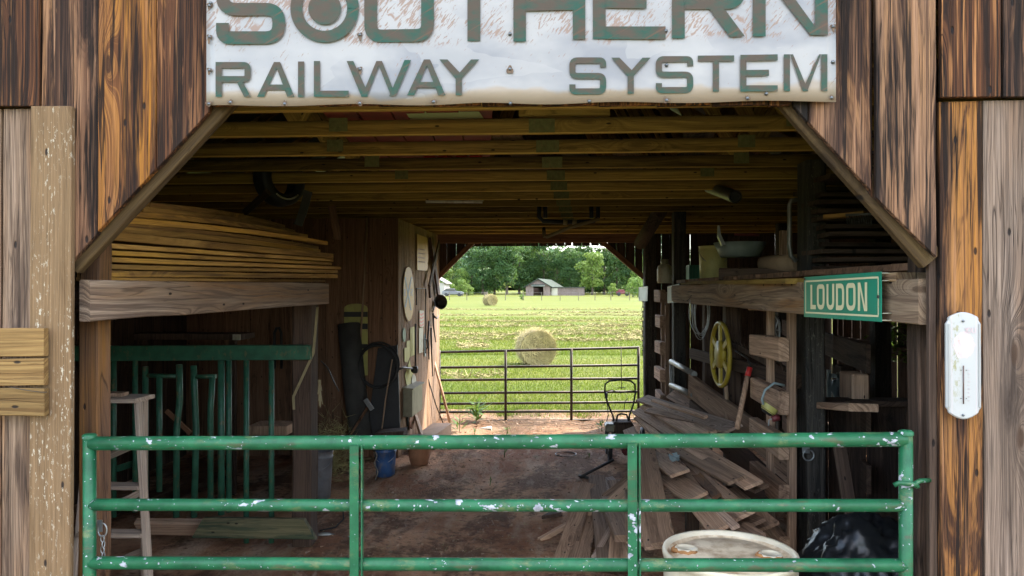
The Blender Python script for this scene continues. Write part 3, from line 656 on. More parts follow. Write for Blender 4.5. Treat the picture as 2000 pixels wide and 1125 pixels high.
def Y_(x0, x1, xs, y0, y1, ym): letter([P((x0, y0), (x0+16, y0), (xs+6, ym-7), (xs+6, ym), (xs-6, ym+1)), P((x1-16, y0), (x1, y0), (xs+6, ym), (xs-3, ym-6)), [(xs, ym), (xs, y1)]])
Y_(858, 936, 896, 116, 186, 153)
letter([S_(1112, 1184, 112, 184.5, 12, 10)]); Y_(1194, 1271, 1232, 112.5, 183, 148); letter([S_(1281, 1354, 109.5, 182, 12, 10)])
letter([[(1363, 114.5), (1434, 114)], [(1398.5, 120), (1398.5, 179)]])
letter([[(1452, 107), (1452, 179)], [(1458, 113), (1519, 112)], [(1458, 142.5), (1502, 142)], [(1458, 172.5), (1519, 172.5)]])
letter([[(1537, 106), (1537, 178)], [(1610, 106), (1610, 178)], P((1543, 106), (1549, 106), (1579, 178), (1568, 178)), P((1604, 106), (1600, 106), (1569, 172), (1577, 178))])
for a, b in ((409, 11), (411, 6), (409, 72), (409, 137), (408, 203), (450, 200), (556, 203), (703, 68), (703, 135), (703, 202), (847, 199), (996, 66), (996, 135), (997, 202), (1151, 198), (1301, 60), (1302, 127), (1302, 196), (1460, 192), (1497, 183), (1627, 52), (1627, 121), (1624, 191)):
    c = at(a, b, YS-.005); m = MB(); m.lathe([(.0001, -.006), (.004, -.005), (.0065, -.001), (.0068, .004)], c, 8, Matrix(((1, 0, 0), (0, 0, 1), (0, 1, 0)))); m.build('screw', M['screw'], sg)
    if random.random() < .7:
        rs_ = random.uniform(.0085, .0115); dr = random.uniform(1.2, 2.6) if b < 150 else .8; m = MB()
        m.add([c+Vector((rs_*(1+.3*math.sin(q*3+a))*math.cos(q), -.0012, rs_*(1+.3*math.sin(q*3+a))*math.sin(q)*(dr if math.sin(q) < 0 else 1)+0)) for q in ang[:-1:3]], [tuple(range(16))]); m.build('rust_stain', M['rust'], sg)

# ------------------------------------------------------------------ thermometer, hatch boards
pk = plain('faded_pink_print', (.4, .3, .31), .4)
th = root('thermometer', at(1879, 820, 2.68), 'faded white wall thermometer with a pink stain on the golden plank', 'thermometer')
def thermo_mat():
    g = NG('thermometer_enamel'); p = g.obj(); x, y, z = g.sep(p)[:3]
    c = (.32, .32, .315)
    bl = g.math('SUBTRACT', g.math('ADD', g.math('POWER', g.math('DIVIDE', x, .036), 2.), g.math('POWER', g.math('DIVIDE', g.math('SUBTRACT', z, .262), .045), 2.)), g.math('MULTIPLY', g.noise(p, 38., 4., .6), 1.5))
    c = g.mix(g.math('MULTIPLY', g.mr(bl, .2, .35, 1., 0.), g.mr(g.noise(p, 60., 3.), .3, .6, .3, .6)), c, (.55, .35, .38))
    mo = g.math('MULTIPLY', g.mr(g.noise(g.vec(p, (1, 1, .5)), 60., 5., .75), .5, .62), g.math('MULTIPLY', g.mr(g.math('ABSOLUTE', g.math('ADD', x, .028)), .006, .022, 1., 0.), g.mr(z, .16, .03, .9, .1)))
    c = g.mix(mo, c, (.2, .19, .09))
    ln = g.mr(g.math('ABSOLUTE', g.math('SUBTRACT', g.math('ABSOLUTE', x), .041)), .0006, .0014, .35, 0.)
    c = g.mix(ln, c, (.55, .36, .4))
    return g.fin(c, .3, 0., None, spec=.5)
tmat = thermo_mat(); tc_ = at(1879, 820, 2.68); sx = 2.68/F
out = []
W_, H_ = 32*sx, 206*sx
def arc(x0, z0, x1, z1, bulge, n=9): return [(x0+(x1-x0)*k/n, z0+(z1-z0)*k/n+bulge*math.sin(math.pi*k/n)) for k in range(n+1)]
prof = arc(-W_*.86, .026, W_*.86, .026, -.022) + [(W_*.86, .036), (W_, .042), (W_, H_-.042), (W_*.86, H_-.036)] + arc(W_*.86, H_-.022, -W_*.86, H_-.022, .018) + [(-W_*.86, H_-.036), (-W_, H_-.042), (-W_, .042), (-W_*.86, .036)]
m = MB(); m.prism([(a, -.014, b) for a, b in prof], (0, .016, 0)); m.build('plate', tmat, th, M=Matrix.Translation(tc_), bevel=.004)
m = MB(); m.span((-W_*.93, -.018, .045), (-W_*.8, -.0135, H_-.045)); m.build('flange', M['white'], th, M=Matrix.Translation(tc_), bevel=.0015)
m = MB(); m.span((W_*.82, -.018, .045), (W_*.93, -.0135, H_-.045)); m.build('flange', M['white'], th, M=Matrix.Translation(tc_), bevel=.0015)
m = MB(); m.tube([at(1882, 714, 2.663), at(1882, 789, 2.663)], .0018, 8); m.build('glass_tube', plain('brown_spirit', (.06, .025, .02), .25), th)
for y in (723, 778):
    for x in (1877, 1887.5): m = MB(); m.box(at(x, y, 2.6645), (.003, .002, .002)); m.build('tick', M['blackpaint'], th)
for k in range(9): m = MB(); m.box(at(1892+k % 2, 722+k*7.5, 2.6645), (.005+.003*(k % 2), .002, .0012)); m.build('scale_tick', pk, th)
for y in (627, 811): m = MB(); m.lathe([(.0001, -.004), (.004, -.003), (.0045, .004)], at(1881, y, 2.664), 8, Matrix(((1, 0, 0), (0, 0, 1), (0, 1, 0)))); m.build('screw', M['screw'], th)
def tft(a, b, h): return at(a, b, 2.6645-h)
o3 = [(1893.3+3.6*math.cos(q), 645+4.6*math.sin(q)) for q in ang]
strokes([[(1885, 640), (1887.5, 645)], [(1890, 640), (1887.5, 645)], [(1887.5, 645), (1887.5, 650)]], 1.3, tft).build('letter', pk, th)
strokes([o3], 1.3, tft).build('letter', pk, th)
strokes([fillet([(1899, 640), (1899, 650), (1904.5, 650), (1904.5, 640)], 3)], 1.3, tft).build('letter', pk, th)

ht = root('plank_hatch', at(20, 812, 2.65), 'small hatch of three yellowish boards screwed over the pale sawn plank', 'hatch')
for a, b in ((640, 697), (699.5, 753.5), (756.5, 812)):
    board('board', at(-60, (a+b)/2, 2.655), at(92+random.uniform(-3, 1), (a+b)/2, 2.655), (b-a)*2.655/F, .026, (0, 1, 0), M['deck'], ht, tone=random.uniform(-.3, .1))
m = MB(); m.tube([at(20, 756, 2.635), at(50, 762, 2.632), at(79, 766, 2.638), at(92, 766, 2.638)], .0012, 6); m.build('wire', M['blacksteel'], ht)

# ------------------------------------------------------------------ front gate
YG = 2.72
fg = root('farm_gate', at(970, 1105, YG), 'green tubular farm gate with chipped paint closing the front doorway', 'gate')
rr = .0262
def grail(l, r_, rad): m = MB(); m.tube([at(178, l, YG), at(700, l+(r_-l)*.33+1, YG), at(1230, l+(r_-l)*.66+1, YG), at(1768, r_, YG)], rad, 14); m.build('rail', M['gate'], fg)
for l, r_, rad in ((866, 858, rr), (985.5, 987, .0225), (1099, 1104, .0235), (1210, 1214, .0235), (1318, 1320, .0235), (1420, 1422, .0235)): grail(l, r_, rad)
for a, t in ((175, 850), (1769, 843)):
    m = MB(); m.tube([at(a, t, YG), at(a, 1440, YG)], .0235, 14); m.build('end_post', M['gate'], fg)
    m = MB(); m.lathe([(.0001, .006), (.02, .005), (.026, 0), (.026, -.012)], at(a, t, YG), 14); m.build('post_cap', M['gate'], fg)
for a, t, e in ((696, 870, 696), (1239, 866, 1241)):
    w = 26*YG/F; m = MB(); p0, p1 = at(a, t, YG-.03), at(e, 1430, YG-.03)
    m.bar(p0+Vector((-.008, 0, 0)), p1+Vector((-.008, 0, 0)), .033, .005, (0, 1, 0)); m.bar(p0+Vector((.016, .022, 0)), p1+Vector((.016, .022, 0)), .046, .005, (1, .15, 0)); m.build('upright', M['gate'], fg)
m = MB(); m.tube([at(1746, 948, YG-.03), at(1756, 943, YG-.035), at(1785, 946, YG-.03), at(1792, 950, YG)], .009, 8); m.tube([at(1786, 952, YG-.02), at(1789, 943, YG-.015), at(1797, 939, YG), at(1815, 938, YG+.03)], .0085, 8); m.build('latch', M['gate'], fg)
m = MB(); c = at(200, 1035, YG+.045); m.tube([c+Vector((.018*math.cos(q), 0, .026*math.sin(q))) for q in ang[:-1:3]], .0028, 6, True); m.build('ring', M['steel'], fg)
m = MB(); m.box(at(195, 1027, YG+.05), (.02, .004, .045)); m.build('hasp', M['steel'], fg)
for k in range(5):
    c = at(200+k % 2*2, 1052+k*11, YG+.045); m = MB(); a_ = k % 2*1.4; m.tube([c+Vector((.007*math.cos(q)*math.cos(a_), .007*math.cos(q)*math.sin(a_), .013*math.sin(q))) for q in ang[:-1:4]], .0022, 5, True); m.build('chain_link', M['steel'], fg)
tag(fg)

# ------------------------------------------------------------------ back gate
YK = 12.02
bgate = root('farm_gate', at(1050, 822, YK), 'thin dark tubular farm gate across the back doorway before the field', 'gate')
for l, r_ in ((688, 679), (718, 713), (742.5, 739), (768, 765), (789, 785.5), (805, 803), (822, 820)):
    m = MB(); m.tube([at(857, l, YK), at(1248, r_, YK)], .0205, 8); m.build('rail', M['rustrail'], bgate)
for a, t in ((858, 684), (987.5, 684), (1116, 681), (1247, 677)):
    m = MB(); m.tube([at(a, t, YK-.02), at(a, 826, YK-.02)], .022, 8); m.build('upright', M['rustrail'], bgate)
m = MB(); m.tube([at(1213, 676, YK-.06), at(1214, 760, YK-.06)], .006, 6); m.tube([at(1206, 758, YK-.06), at(1221, 757, YK-.06)], .008, 6); m.build('rod', M['rustrail'], bgate)
for k in range(14):
    c = at(1255.5, 566+k*9.5, 11.62); a_ = k % 2*1.4; m = MB(); m.tube([c+Vector((.014*math.cos(q)*math.cos(a_), .014*math.cos(q)*math.sin(a_), .045*math.sin(q))) for q in ang[:-1:4]], .006, 5, True)
    if k == 0: chain = root('chain', at(1255.5, 690, 11.62), 'rusty chain hanging on the back post right of the doorway', 'chain')
    m.build('chain_link', M['rustrail'], chain)

# ------------------------------------------------------------------ town sign on the right beam
ls = root('town_sign', at(1650, 620, 3.35), 'green enamel sign with cream border and lettering standing off the right bay beam', 'sign')
A, B = at(1571, 580, 3.78), at(1722, 579.5, 3.0); ud = (B-A); LN = ud.length; ud.normalize(); vd = Vector((0, 0, 1)); nd = vd.cross(ud)*-1
if nd.x > 0: nd = -nd
HH = .198
def tl(u, v, h): return A+ud*(u*LN)+vd*((v-.5)*HH)+nd*(.002+h)
m = MB(); m.prism([tl(0, 0, -.003), tl(1, 0, -.003), tl(1, 1, -.003), tl(0, 1, -.003)], nd*.003); m.build('panel', M['loudongreen'], ls)
def tl2(u, v, h): return tl(u/LN, v/HH, h)
b0 = .022; bb = 1.0
def lstroke(paths, w, name='letter'): strokes(paths, w, tl2).build(name, M['loudoncream'], ls)
for pth in ([(.02, b0), (LN-.02, b0)], [(.02, HH-b0), (LN-.02, HH-b0)], [(.023, b0), (.023, HH-b0)], [(LN-.023, b0), (LN-.023, HH-b0)]): lstroke([pth], .008, 'border')
y0, y1 = HH*.2, HH*.8; lw = .021
def U(t): return t*LN
def Oo(a, b): h = lw/2; a, b = U(a)+h, U(b)-h; p_ = fillet([((a+b)/2, y1-h), (b, y1-h), (b, y0+h), (a, y0+h), (a, y1-h), ((a+b)/2, y1-h)], .03); return p_
h = lw/2
lstroke([[(U(.106)+h, y1), (U(.106)+h, y0)], [(U(.106)+lw, y0+h), (U(.19), y0+h)]], lw)
lstroke([Oo(.205, .317)], lw)
lstroke([fillet([(U(.345)+h, y1), (U(.345)+h, y0+h), (U(.451)-h, y0+h), (U(.451)-h, y1)], .032)], lw)
lstroke([[(U(.474)+h, y0), (U(.474)+h, y1)], fillet([(U(.474)+lw, y1-h), (U(.582)-h, y1-h), (U(.582)-h, y0+h), (U(.474)+lw, y0+h)], .032)], lw)
lstroke([Oo(.605, .72)], lw)
lstroke([[(U(.746)+h, y0), (U(.746)+h, y1)], [(U(.854)-h, y0), (U(.854)-h, y1)], P((U(.746)+h, y1), (U(.746)+lw*1.2, y1), (U(.854)-h, y0), (U(.854)-lw*1.2, y0))], lw)
for u, v in ((.975, .5), (.02, .95)): m = MB(); m.box(tl(u, v, .003), (.004, .012, .012)); m.build('rivet', M['rustrail'], ls)
for v in (.03, .17, .82, .97): m = MB(); q = tl(.995, v, -.004); m.tube([q, q+Vector((.035, -.005, 0))], .002, 5); m.build('wire', M['cream'], ls)

# ------------------------------------------------------------------ lumber on the left beam
def lum(label, a, b, w, t, tone=0., gold=.1, bow=0., mat='lumber', n=(0, 0, 1), grp='boards stacked on the left bay beam'):
    o = board('lumber_board', a, b, t, w, n, M[mat], bow=bow, seg=8, tone=tone, gold=gold, jit=.0015); return tag(o, label, 'board', grp)
names = ['lowest grey board of the lumber stack, lying right on the beam', 'second board from the bottom of the neat lower stack', 'third board from the bottom of the neat lower stack', 'fourth board from the bottom of the neat lower stack', 'fifth board from the bottom, longest end of the lower stack', 'sixth board from the bottom of the neat lower stack', 'broad board on top of the neat lower stack']
# lower stack: lumber on edge along the beam: (left y0,y1) at photo x=222 and (right x, y0, y1)
low = [(541, 549, 637, 545, 552), (529, 541, 662, 534, 545), (515, 528, 662, 527, 534), (501, 514, 667, 520, 527), (488, 500, 650, 512, 519), (474, 487, 653, 505, 512), (448, 473, 653, 496, 505)]
for nm, (a0, a1, xr_, b0_, b1_) in zip(names, low):
    pa, pb = at(221, (a0+a1)/2, 3.2), at(xr_, (b0_+b1_)/2, 5.7)
    h_ = ((a1-a0)*3.2/F+(b1_-b0_)*5.7/F)/2-.006
    pa.x -= .09; pb.x -= .09
    lum(nm, pa, pb, h_, .17, tone=random.uniform(-.6, .7), gold=random.uniform(-.3, .7))
up = [(236, 442, 3.3, 625, 489, 5.75, 'lowest thin board of the fanned upper stack'), (245, 433, 3.35, 622, 483, 5.75, 'greenish second board of the fanned upper stack'), (248, 424, 3.35, 640, 473, 5.8, 'yellow third board of the fanned upper stack, longest'), (262, 411, 3.4, 600, 460, 5.8, 'fourth board of the fanned upper stack, dull brown'), (278, 402, 3.45, 575, 451, 5.9, 'grey curved board near the top of the fanned stack'), (290, 394, 3.5, 555, 441, 6.0, 'topmost dark board of the fanned upper stack')]
for k, (a, b, d0, c, d, d1, nm) in enumerate(up):
    pa, pb = at(a, b+3, d0), at(c, d, d1); pa.x -= .07; pb.x -= .07
    lum(nm, pa, pb, .03, .15, tone=(-.5, .9, -.6, .5, 1.1, 1.4)[k], gold=(.3, 0, 1.2, .5, 0, 0)[k], bow=.01+k*.003, n=(.12, 0, 1))
for k, (a, b, d0, c, d, d1, nm) in enumerate([(230, 452, 3.5, 600, 495, 6.0, 'board behind the neat lower stack, mostly hidden'), (240, 460, 3.5, 560, 500, 6.0, 'second hidden board behind the neat lower stack')]):
    pa, pb = at(a, b, d0), at(c, d, d1); pa.x -= .25; pb.x -= .25; lum(nm, pa, pb, .04, .15, tone=.2)

# ------------------------------------------------------------------ stepladder
ld = root('stepladder', at(255, 1100, 4.0)*1.0, 'weathered grey wooden stepladder standing inside the left doorpost', 'ladder')
ld_top = 1.47
def lp(px, z, Y): p = at(px, 600, Y); return Vector((p.x, Y, z))
xt0, xt1 = lp(178, 0, 4).x, lp(270, 0, 4).x; xb0, xb1 = lp(135, 0, 3.7).x, lp(312, 0, 3.7).x
FT = [Vector((xt0, 4.0, ld_top)), Vector((xt1, 4.0, ld_top))]; FB = [Vector((xb0, 3.68, 0)), Vector((xb1, 3.68, 0))]
BT = [Vector((xt0+.02, 4.1, ld_top)), Vector((xt1-.02, 4.1, ld_top))]; BB = [Vector((at(190, 600, 4.6).x, 4.6, 0)), Vector((at(283, 600, 4.6).x, 4.6, 0))]
for a, b in zip(FT, FB): board('stile', b, a, .05, .024, (1, 0, 0), M['ladder'], ld)
for a, b in zip(BT, BB): board('rear_leg', b, a, .045, .022, (1, 0, 0), M['ladder'], ld)
board('top_cap', (xt0-.02, 4.05, ld_top+.012), (xt1+.012, 4.05, ld_top+.012), .2, .024, (0, 0, 1), M['ladder'], ld)
for z in (1.25, 1.03, .79, .55, .3):
    q = 1-z/ld_top; l, r_ = FT[0].lerp(FB[0], q), FT[1].lerp(FB[1], q); board('step', l+Vector((.01, 0, 0)), r_-Vector((.01, 0, 0)), .09, .022, (0, 0, 1), M['ladder'], ld)
for z0, z1 in ((1.1, 1.22), (.75, .9), (.35, .5)):
    q0, q1 = 1-z0/ld_top, 1-z1/ld_top; board('cross_brace', BT[0].lerp(BB[0], q0), BT[1].lerp(BB[1], q1), .04, .018, (0, 1, 0), M['ladder'], ld)
m = MB(); m.box(lp(228, ld_top+.036, 4.05), (.1, .08, .02)); tag(m.build('wood_scrap', M['pile']), 'small wood scrap lying on the stepladder cap', 'wood scrap')

# ------------------------------------------------------------------ green cattle stall front
YP = 5.78
st = root('stall_gate', at(420, 1000, YP), 'dark green steel cattle stall front with bent upright tubes', 'stall gate')
m = MB(); m.prism([at(120, 676, YP), at(605, 674, YP), at(605, 703, YP), at(120, 706, YP)], (0, .06, 0)); m.build('top_beam', M['greenbar'], st, bevel=.004)
def gt(pts, r_=.0235, name='upright'): m = MB(); m.tube([at(a, b, YP+.03) for a, b in pts], r_, 10); m.build(name, M['greenbar'], st)
for x_, e in ((222, 1010), (180, 1010), (264, 1000), (432, 1005), (447, 1000), (481, 1060), (530, 1060)): gt([(x_, 704), (x_, e)], .022 if x_ != 432 else .027)
gt([(284, 716), (284, 990)]); gt([(311, 735), (311, 960)])
gt([(350, 712), (351, 780), (345, 840), (344, 1010)], .026); gt([(378, 714), (380, 770), (383, 840), (379, 1010)], .026)
gt([(415, 735), (411, 800), (411, 985)], .024)
gt([(284, 733), (348, 735)], .018, 'cross_tube'); gt([(378, 736), (422, 735)], .018, 'cross_tube')
m = MB(); m.span(tuple(at(270, 858, YP+.2)), tuple(at(218, 1000, YP+.22)+Vector((0, .01, 0)))); 
m = MB(); m.bar(at(216, 872, YP+.1), at(276, 850, YP+.1), .06, .03, (0, 1, 0)); m.bar(at(216, 920, YP+.1), at(276, 900, YP+.1), .05, .03, (0, 1, 0)); m.build('side_brace', M['greenbar'], st)
tag(board('kick_board', at(388, 1030, 5.66), at(606, 1032, 5.66), .155, .05, (0, 1, 0), M['moss'], skew=.6, tone=.1), 'mossy green kick board with a slanted end before the stall', 'board')
tag(board('kick_board', at(270, 1028, 5.84), at(450, 1030, 5.84), .14, .06, (0, .8, .5), M['pile'], tone=-.1), 'brown kick board behind the mossy one at the stall foot', 'board')
m = MB(); m.span(at(262, 652, 7.2), at(470, 664, 7.2)+Vector((0, .35, 0))); m.build('tabletop', M['dark'], (tb := root('work_bench', at(365, 900, 7.3), 'dark bench with pale end board behind the green stall front', 'bench')))
m = MB(); m.span(at(456, 653, 7.19), at(470, 664, 7.19)+Vector((0, -.02, 0))); m.build('end_board', M['cream'], tb)
for x_ in (285, 455):
    m = MB(); p = at(x_, 664, 7.35); m.span((p.x-.03, 7.32, 0), (p.x+.03, 7.38, p.z)); m.build('leg', M['dark'], tb)
m = MB(); m.bar(at(325, 802, 6.6), at(372, 846, 6.6), .04, .02, (0, 1, 0)); tag(m.build('loose_stick', M['terracotta']), 'reddish stick slanting behind the bent stall tubes', 'stick')
m = MB(); m.tube([at(536, 720, 8.9), at(536, 650, 8.9), at(540, 641, 8.9), at(545, 640, 8.9), at(549, 650, 8.9), at(550, 720, 8.9)], .018, 8); tag(m.build('horse_collar', M['black']), 'black strap loop hanging on the room wall above the stall', 'strap')
m = MB(); m.span(at(485, 832, 6.9), at(560, 850, 6.9)+Vector((0, .3, 0))); tag(m.build('feed_trough', M['pile']), 'grey board ledge low behind the stall tubes', 'ledge')
# left post fittings: yellow strap, keys
m = MB(); m.bar(at(612, 690, 5.84), at(573, 775, 5.82), .02, .004, (0, 1, 0)); m.bar(at(573, 775, 5.82), at(574, 800, 5.82), .02, .004, (0, 1, 0)); m.bar(at(620, 600, 5.84), at(612, 690, 5.84), .02, .004, (0, 1, 0)); tag(m.build('strap', M['brownpipe']), 'yellow webbing strap draped on the stall corner post', 'strap')
m = MB()
for k in range(7): m.bar(at(624+random.uniform(-3, 3), 742, 5.83), at(621+k*1.5, 742+random.uniform(15, 55), 5.8), .008, .003, (0, 1, 0))
tag(m.build('key_bunch', M['brownpipe']), 'bunch of twine ends hung on the stall corner post', 'twine')
m = MB(); m.tube([at(627, 705, 5.9), at(640, 718, 5.86), at(652, 745, 5.84), at(662, 764, 5.84)], .005, 6); tag(m.build('cable', M['blacksteel']), 'black cable end with bright tip by the corner post', 'cable')

# ------------------------------------------------------------------ things against the closed room
m = MB(); P0 = at(681, 635, 8.75); m.tube([at(681, 633, 9.0), at(690, 730, 8.9), at(706, 868, 8.72)], .135, 12); tag(m.build('mat_roll', M['rubbermat']), 'dark grey rolled mat leaning against the room wall', 'mat')
m = MB(); m.prism([at(738, 680, 9.02), at(776, 674, 9.02), at(782, 862, 8.8), at(714, 868, 8.8)], (0, .03, 0)); tag(m.build('black_panel', M['black']), 'black panel leaning at the room corner behind the hose', 'panel')
hc = root('hose_coil', at(735, 760, 8.95), 'coil of dark hose hanging on the room wall', 'hose')
for k in range(4):
    c = at(738+random.uniform(-3, 3), 712+random.uniform(-4, 5), 8.9-.025*k); r0 = random.uniform(.22, .255); m = MB(); m.tube([c+Vector((r0*math.cos(q), .01*math.sin(3*q), r0*1.1*math.sin(q))) for q in ang[:-1:2]], .011, 6, True); m.build('loop', M['black'], hc)
sb = root('striped_marker', at(695, 722, 9.06), 'yellow marker board with black bands on the dark room wall', 'sign')
m = MB(); m.prism([at(672, 735, 9.07), at(718, 733, 9.07), at(718, 602, 9.07)] + [at(695+23*math.cos(q), 602-9*math.sin(q), 9.07) for q in [math.pi*k/8 for k in range(1, 8)]] + [at(672, 602, 9.07)], (0, .012, 0)); m.build('panel', M['lemon'], sb)
for a, b in ((609, 619), (632, 643), (672, 681)): m = MB(); m.prism([at(672, a, 9.067), at(718, a, 9.067), at(718, b, 9.067), at(672, b, 9.067)], (0, .002, 0)); m.build('band', M['blackpaint'], sb)
m = MB(); m.lathe([(.0001, 0), (.045, 0), (.045, .003)], at(695, 657, 9.066), 20, Matrix(((1, 0, 0), (0, 0, 1), (0, 1, 0)))); m.build('disc', M['blackpaint'], sb)
def stick(name, label, cat, pts, r_, mat, k=8): m = MB(); m.tube([at(*p) for p in pts], r_, k); return tag(m.build(name, M[mat]), label, cat)
stick('pole', 'long thin pole standing before the striped marker board', 'pole', [(717, 425, 9.03), (712, 540, 9.02), (704, 664, 9.0)], .012, 'tan')
stick('cane', 'pale cane leaning across the black panel', 'cane', [(766, 702, 8.75), (753, 780, 8.7), (741, 878, 8.62)], .008, 'tan')
sh = root('sledge_hammer', at(690, 860, 8.5), 'dark hammer leaning with its handle on the room wall', 'hammer')
m = MB(); m.tube([at(677, 862, 8.4), at(719, 794, 8.6)], .016, 8); m.build('handle', M['room'], sh)
m = MB(); m.bar(at(714, 780, 8.6), at(727, 800, 8.58), .045, .05, (0, 1, 0)); m.build('head', M['steel'], sh)
m = MB(); m.prism([at(733, 846, 8.35), at(789, 842, 8.35), at(785, 866, 8.35), at(728, 870, 8.35)], (0, .25, 0)); tag(m.build('wood_box', M['dark']), 'dark wooden box on the floor at the room corner', 'box')

def pail(name, label, cat, px, ptop, pbot, wtop, Y, mat, tap=.85, lid=None, grp=None, bail=True, zb=None):
    c = at(px, pbot, Y); top = at(px, ptop, Y).z; h_ = top-c.z; r1 = wtop/2*Y/F; r0 = r1*tap
    ro = root(name, c, label, cat, grp); m = MB()
    m.lathe([(.0005, 0), (r0, 0), (r0+(r1-r0)*.5, h_*.5), (r1*.985, h_*.86), (r1*1.02, h_*.865), (r1*1.02, h_*.9), (r1, h_*.905), (r1, h_*.985), (r1*1.05, h_*.985), (r1*1.05, h_), (r1*.96, h_), (r0*.95, .01), (.0005, .012)], c, 26); m.build('body', M[mat], ro)
    if bail:
        m = MB(); m.tube([c+Vector((r1*1.04*math.cos(q), -r1*.7*math.sin(q)-.02, h_*.88-r1*1.0*math.sin(q))) for q in [math.pi*k/14 for k in range(15)]], .004, 6); m.build('handle', M['steel'], ro)
    if lid: m = MB(); m.lathe([(.0005, h_+.01), (r1*1.05, h_+.01), (r1*1.07, h_-.02), (r1*1.06, h_-.025)], c, 26); m.build('lid', M[lid], ro)
    return ro, c, r1, h_
pail('bucket', 'blue bucket on the dirt at the room corner', 'bucket', 753, 872, 934, 42, 8.2, 'blue')
pail('bucket', 'tall grey bucket half hidden behind the stall corner post', 'bucket', 628, 880, 976, 44, 7.3, 'grey', .78)
stick('rope', 'pale rope trailing down beside the blue bucket', 'rope', [(727, 874, 8.1), (737, 890, 8.05), (731, 905, 8.05), (738, 922, 8.0), (733, 938, 8.0)], .008, 'stone')

# things on the side wall of the room
rr_ = root('crossing_sign', onwall(798, 625, .02), 'round yellow railroad crossing disc hung on the side wall planks', 'sign')
cx, cy, wx, hy = 797.5, 574, 10.5, 53
wallslab('disc', [(cx+wx*math.cos(q), cy+hy*math.sin(q)+.35*wx*math.cos(q)) for q in ang[:-1:2]], .015, .006, M['palegold'], rr_)
def bandw(name, a, b, wv, off, mat, parent): 
    wallslab(name, [(a[0]-wv, a[1]), (a[0]+wv, a[1]), (b[0]+wv, b[1]), (b[0]-wv, b[1])], off, .001, mat, parent)
bandw('cross_bar', (791, 541), (803, 606), 1.3, .0225, M['ink'], rr_); bandw('cross_bar', (804, 541), (791.5, 600), 1.3, .0235, M['ink'], rr_)
for x_ in (790.5, 804):
    def tw(a, b, h_): return onwall(a, b, .0225+h_)
    strokes([[(x_-1.4, 578), (x_-1.4, 564)], [(x_-1.4, 565), (x_+1.4, 565.5), (x_+1.4, 570), (x_-1.4, 571)], [(x_, 571), (x_+1.6, 578)]], 1.0, tw).build('letter', M['ink'], rr_)
wallslab('notice_board', [(813.5, 457), (834, 465), (835, 529), (813.5, 527)], .012, .01, M['palegold']); tag(bpy.data.objects['notice_board'], 'yellowed rectangular notice high on the side wall', 'notice')
nb = bpy.data.objects['notice_board']
for k in range(4): wallslab('print_line', [(817, 485+k*8), (830, 487+k*8), (830, 489.5+k*8), (817, 488+k*8)], .0225, .0006, M['tan'], nb)
cbk = root('crossbuck', onwall(846, 540, .03), 'grey crossbuck sign seen nearly edge-on at the back end of the side wall', 'sign')
wallslab('blade', [(838, 464), (842, 462), (857, 578), (853, 581)], .03, .03, M['dark'], cbk)
wallslab('blade', [(856, 468), (857.5, 480), (839, 560), (836, 556)], .065, .02, M['dark'], cbk)
wallslab('blade', [(835.5, 556), (837.5, 558), (839.5, 580), (837.5, 582)], .03, .03, M['dark'], cbk)
fl = root('flood_lamp', onwall(853, 600, .1), 'dark cone floodlight on the end of the side wall', 'lamp')
c = at(852, 592, 11.5); dv = (at(866, 588, 11.3)-c).normalized(); Mq = dv.to_track_quat('Z', 'Y').to_matrix()
m = MB(); m.lathe([(.0005, -.03), (.03, -.03), (.035, .02), (.06, .07), (.11, .15), (.115, .155), (.1, .14), (.03, .05), (.0005, .05)], c, 20, Mq); m.build('shade', M['blacksteel'], fl)
m = MB(); m.tube([c, onwall(847, 604, .06), onwall(846, 608, .01)], .012, 8); m.build('arm', M['blacksteel'], fl)
def wallthing(name, label, cat, pts, off, th, mat): return tag(wallslab(name, pts, off, th, M[mat]), label, cat)
wallthing('red_plate', 'small plate with red chevrons on the side wall', 'plate', [(819, 606), (827.5, 607), (827.5, 637), (823, 640), (819, 637)], .012, .005, 'cream')
rp = bpy.data.objects['red_plate']
for k in range(4): wallslab('chevron', [(819.3, 611+k*7), (823, 613.5+k*7), (827.3, 610+k*7), (827.3, 613.5+k*7), (823, 617+k*7), (819.3, 614.5+k*7)], .0178, .0006, M['redpatch'], rp)
wallthing('pale_plate', 'pale vertical plate with faint print under the chevron plate', 'plate', [(818, 641), (826, 640), (826, 688), (818, 690)], .012, .004, 'cream')
wallthing('yellow_strip', 'tall pale yellow strip on the side wall above the meter box', 'plate', [(801, 640), (809, 638), (809, 693), (801, 697)], .01, .004, 'lemon')
wallthing('step_plate', 'stepped yellowish plate beside the tall strip', 'plate', [(794, 666), (800, 665), (800, 697), (795, 708), (789.5, 706), (789.5, 680), (794, 679)], .01, .004, 'lemon')
wallthing('green_badge', 'small dark green oval badge below the crossing disc', 'badge', [(789+3.2*math.cos(q), 654+14*math.sin(q)) for q in ang[:-1:4]], .01, .006, 'greenbar')
wallthing('star_plate', 'pale star shaped plate just above the meter box', 'plate', [(790, 733), (796, 715), (800, 702), (803, 722), (806, 729), (804, 752), (795, 756)], .01, .004, 'lemon')
wallthing('horseshoe_plate', 'pale round plate tucked behind the meter box top', 'plate', [(808+4.5*math.cos(q), 745+14*math.sin(q)) for q in ang[:-1:4]], .02, .004, 'cream')
lv = root('lever', onwall(811, 722, .06), 'iron lever rod with round knob on the side wall', 'lever')
m = MB(); m.tube([onwall(811.5, 632, .05), onwall(811.5, 722, .05)], .013, 8); m.build('rod', M['blacksteel'], lv)
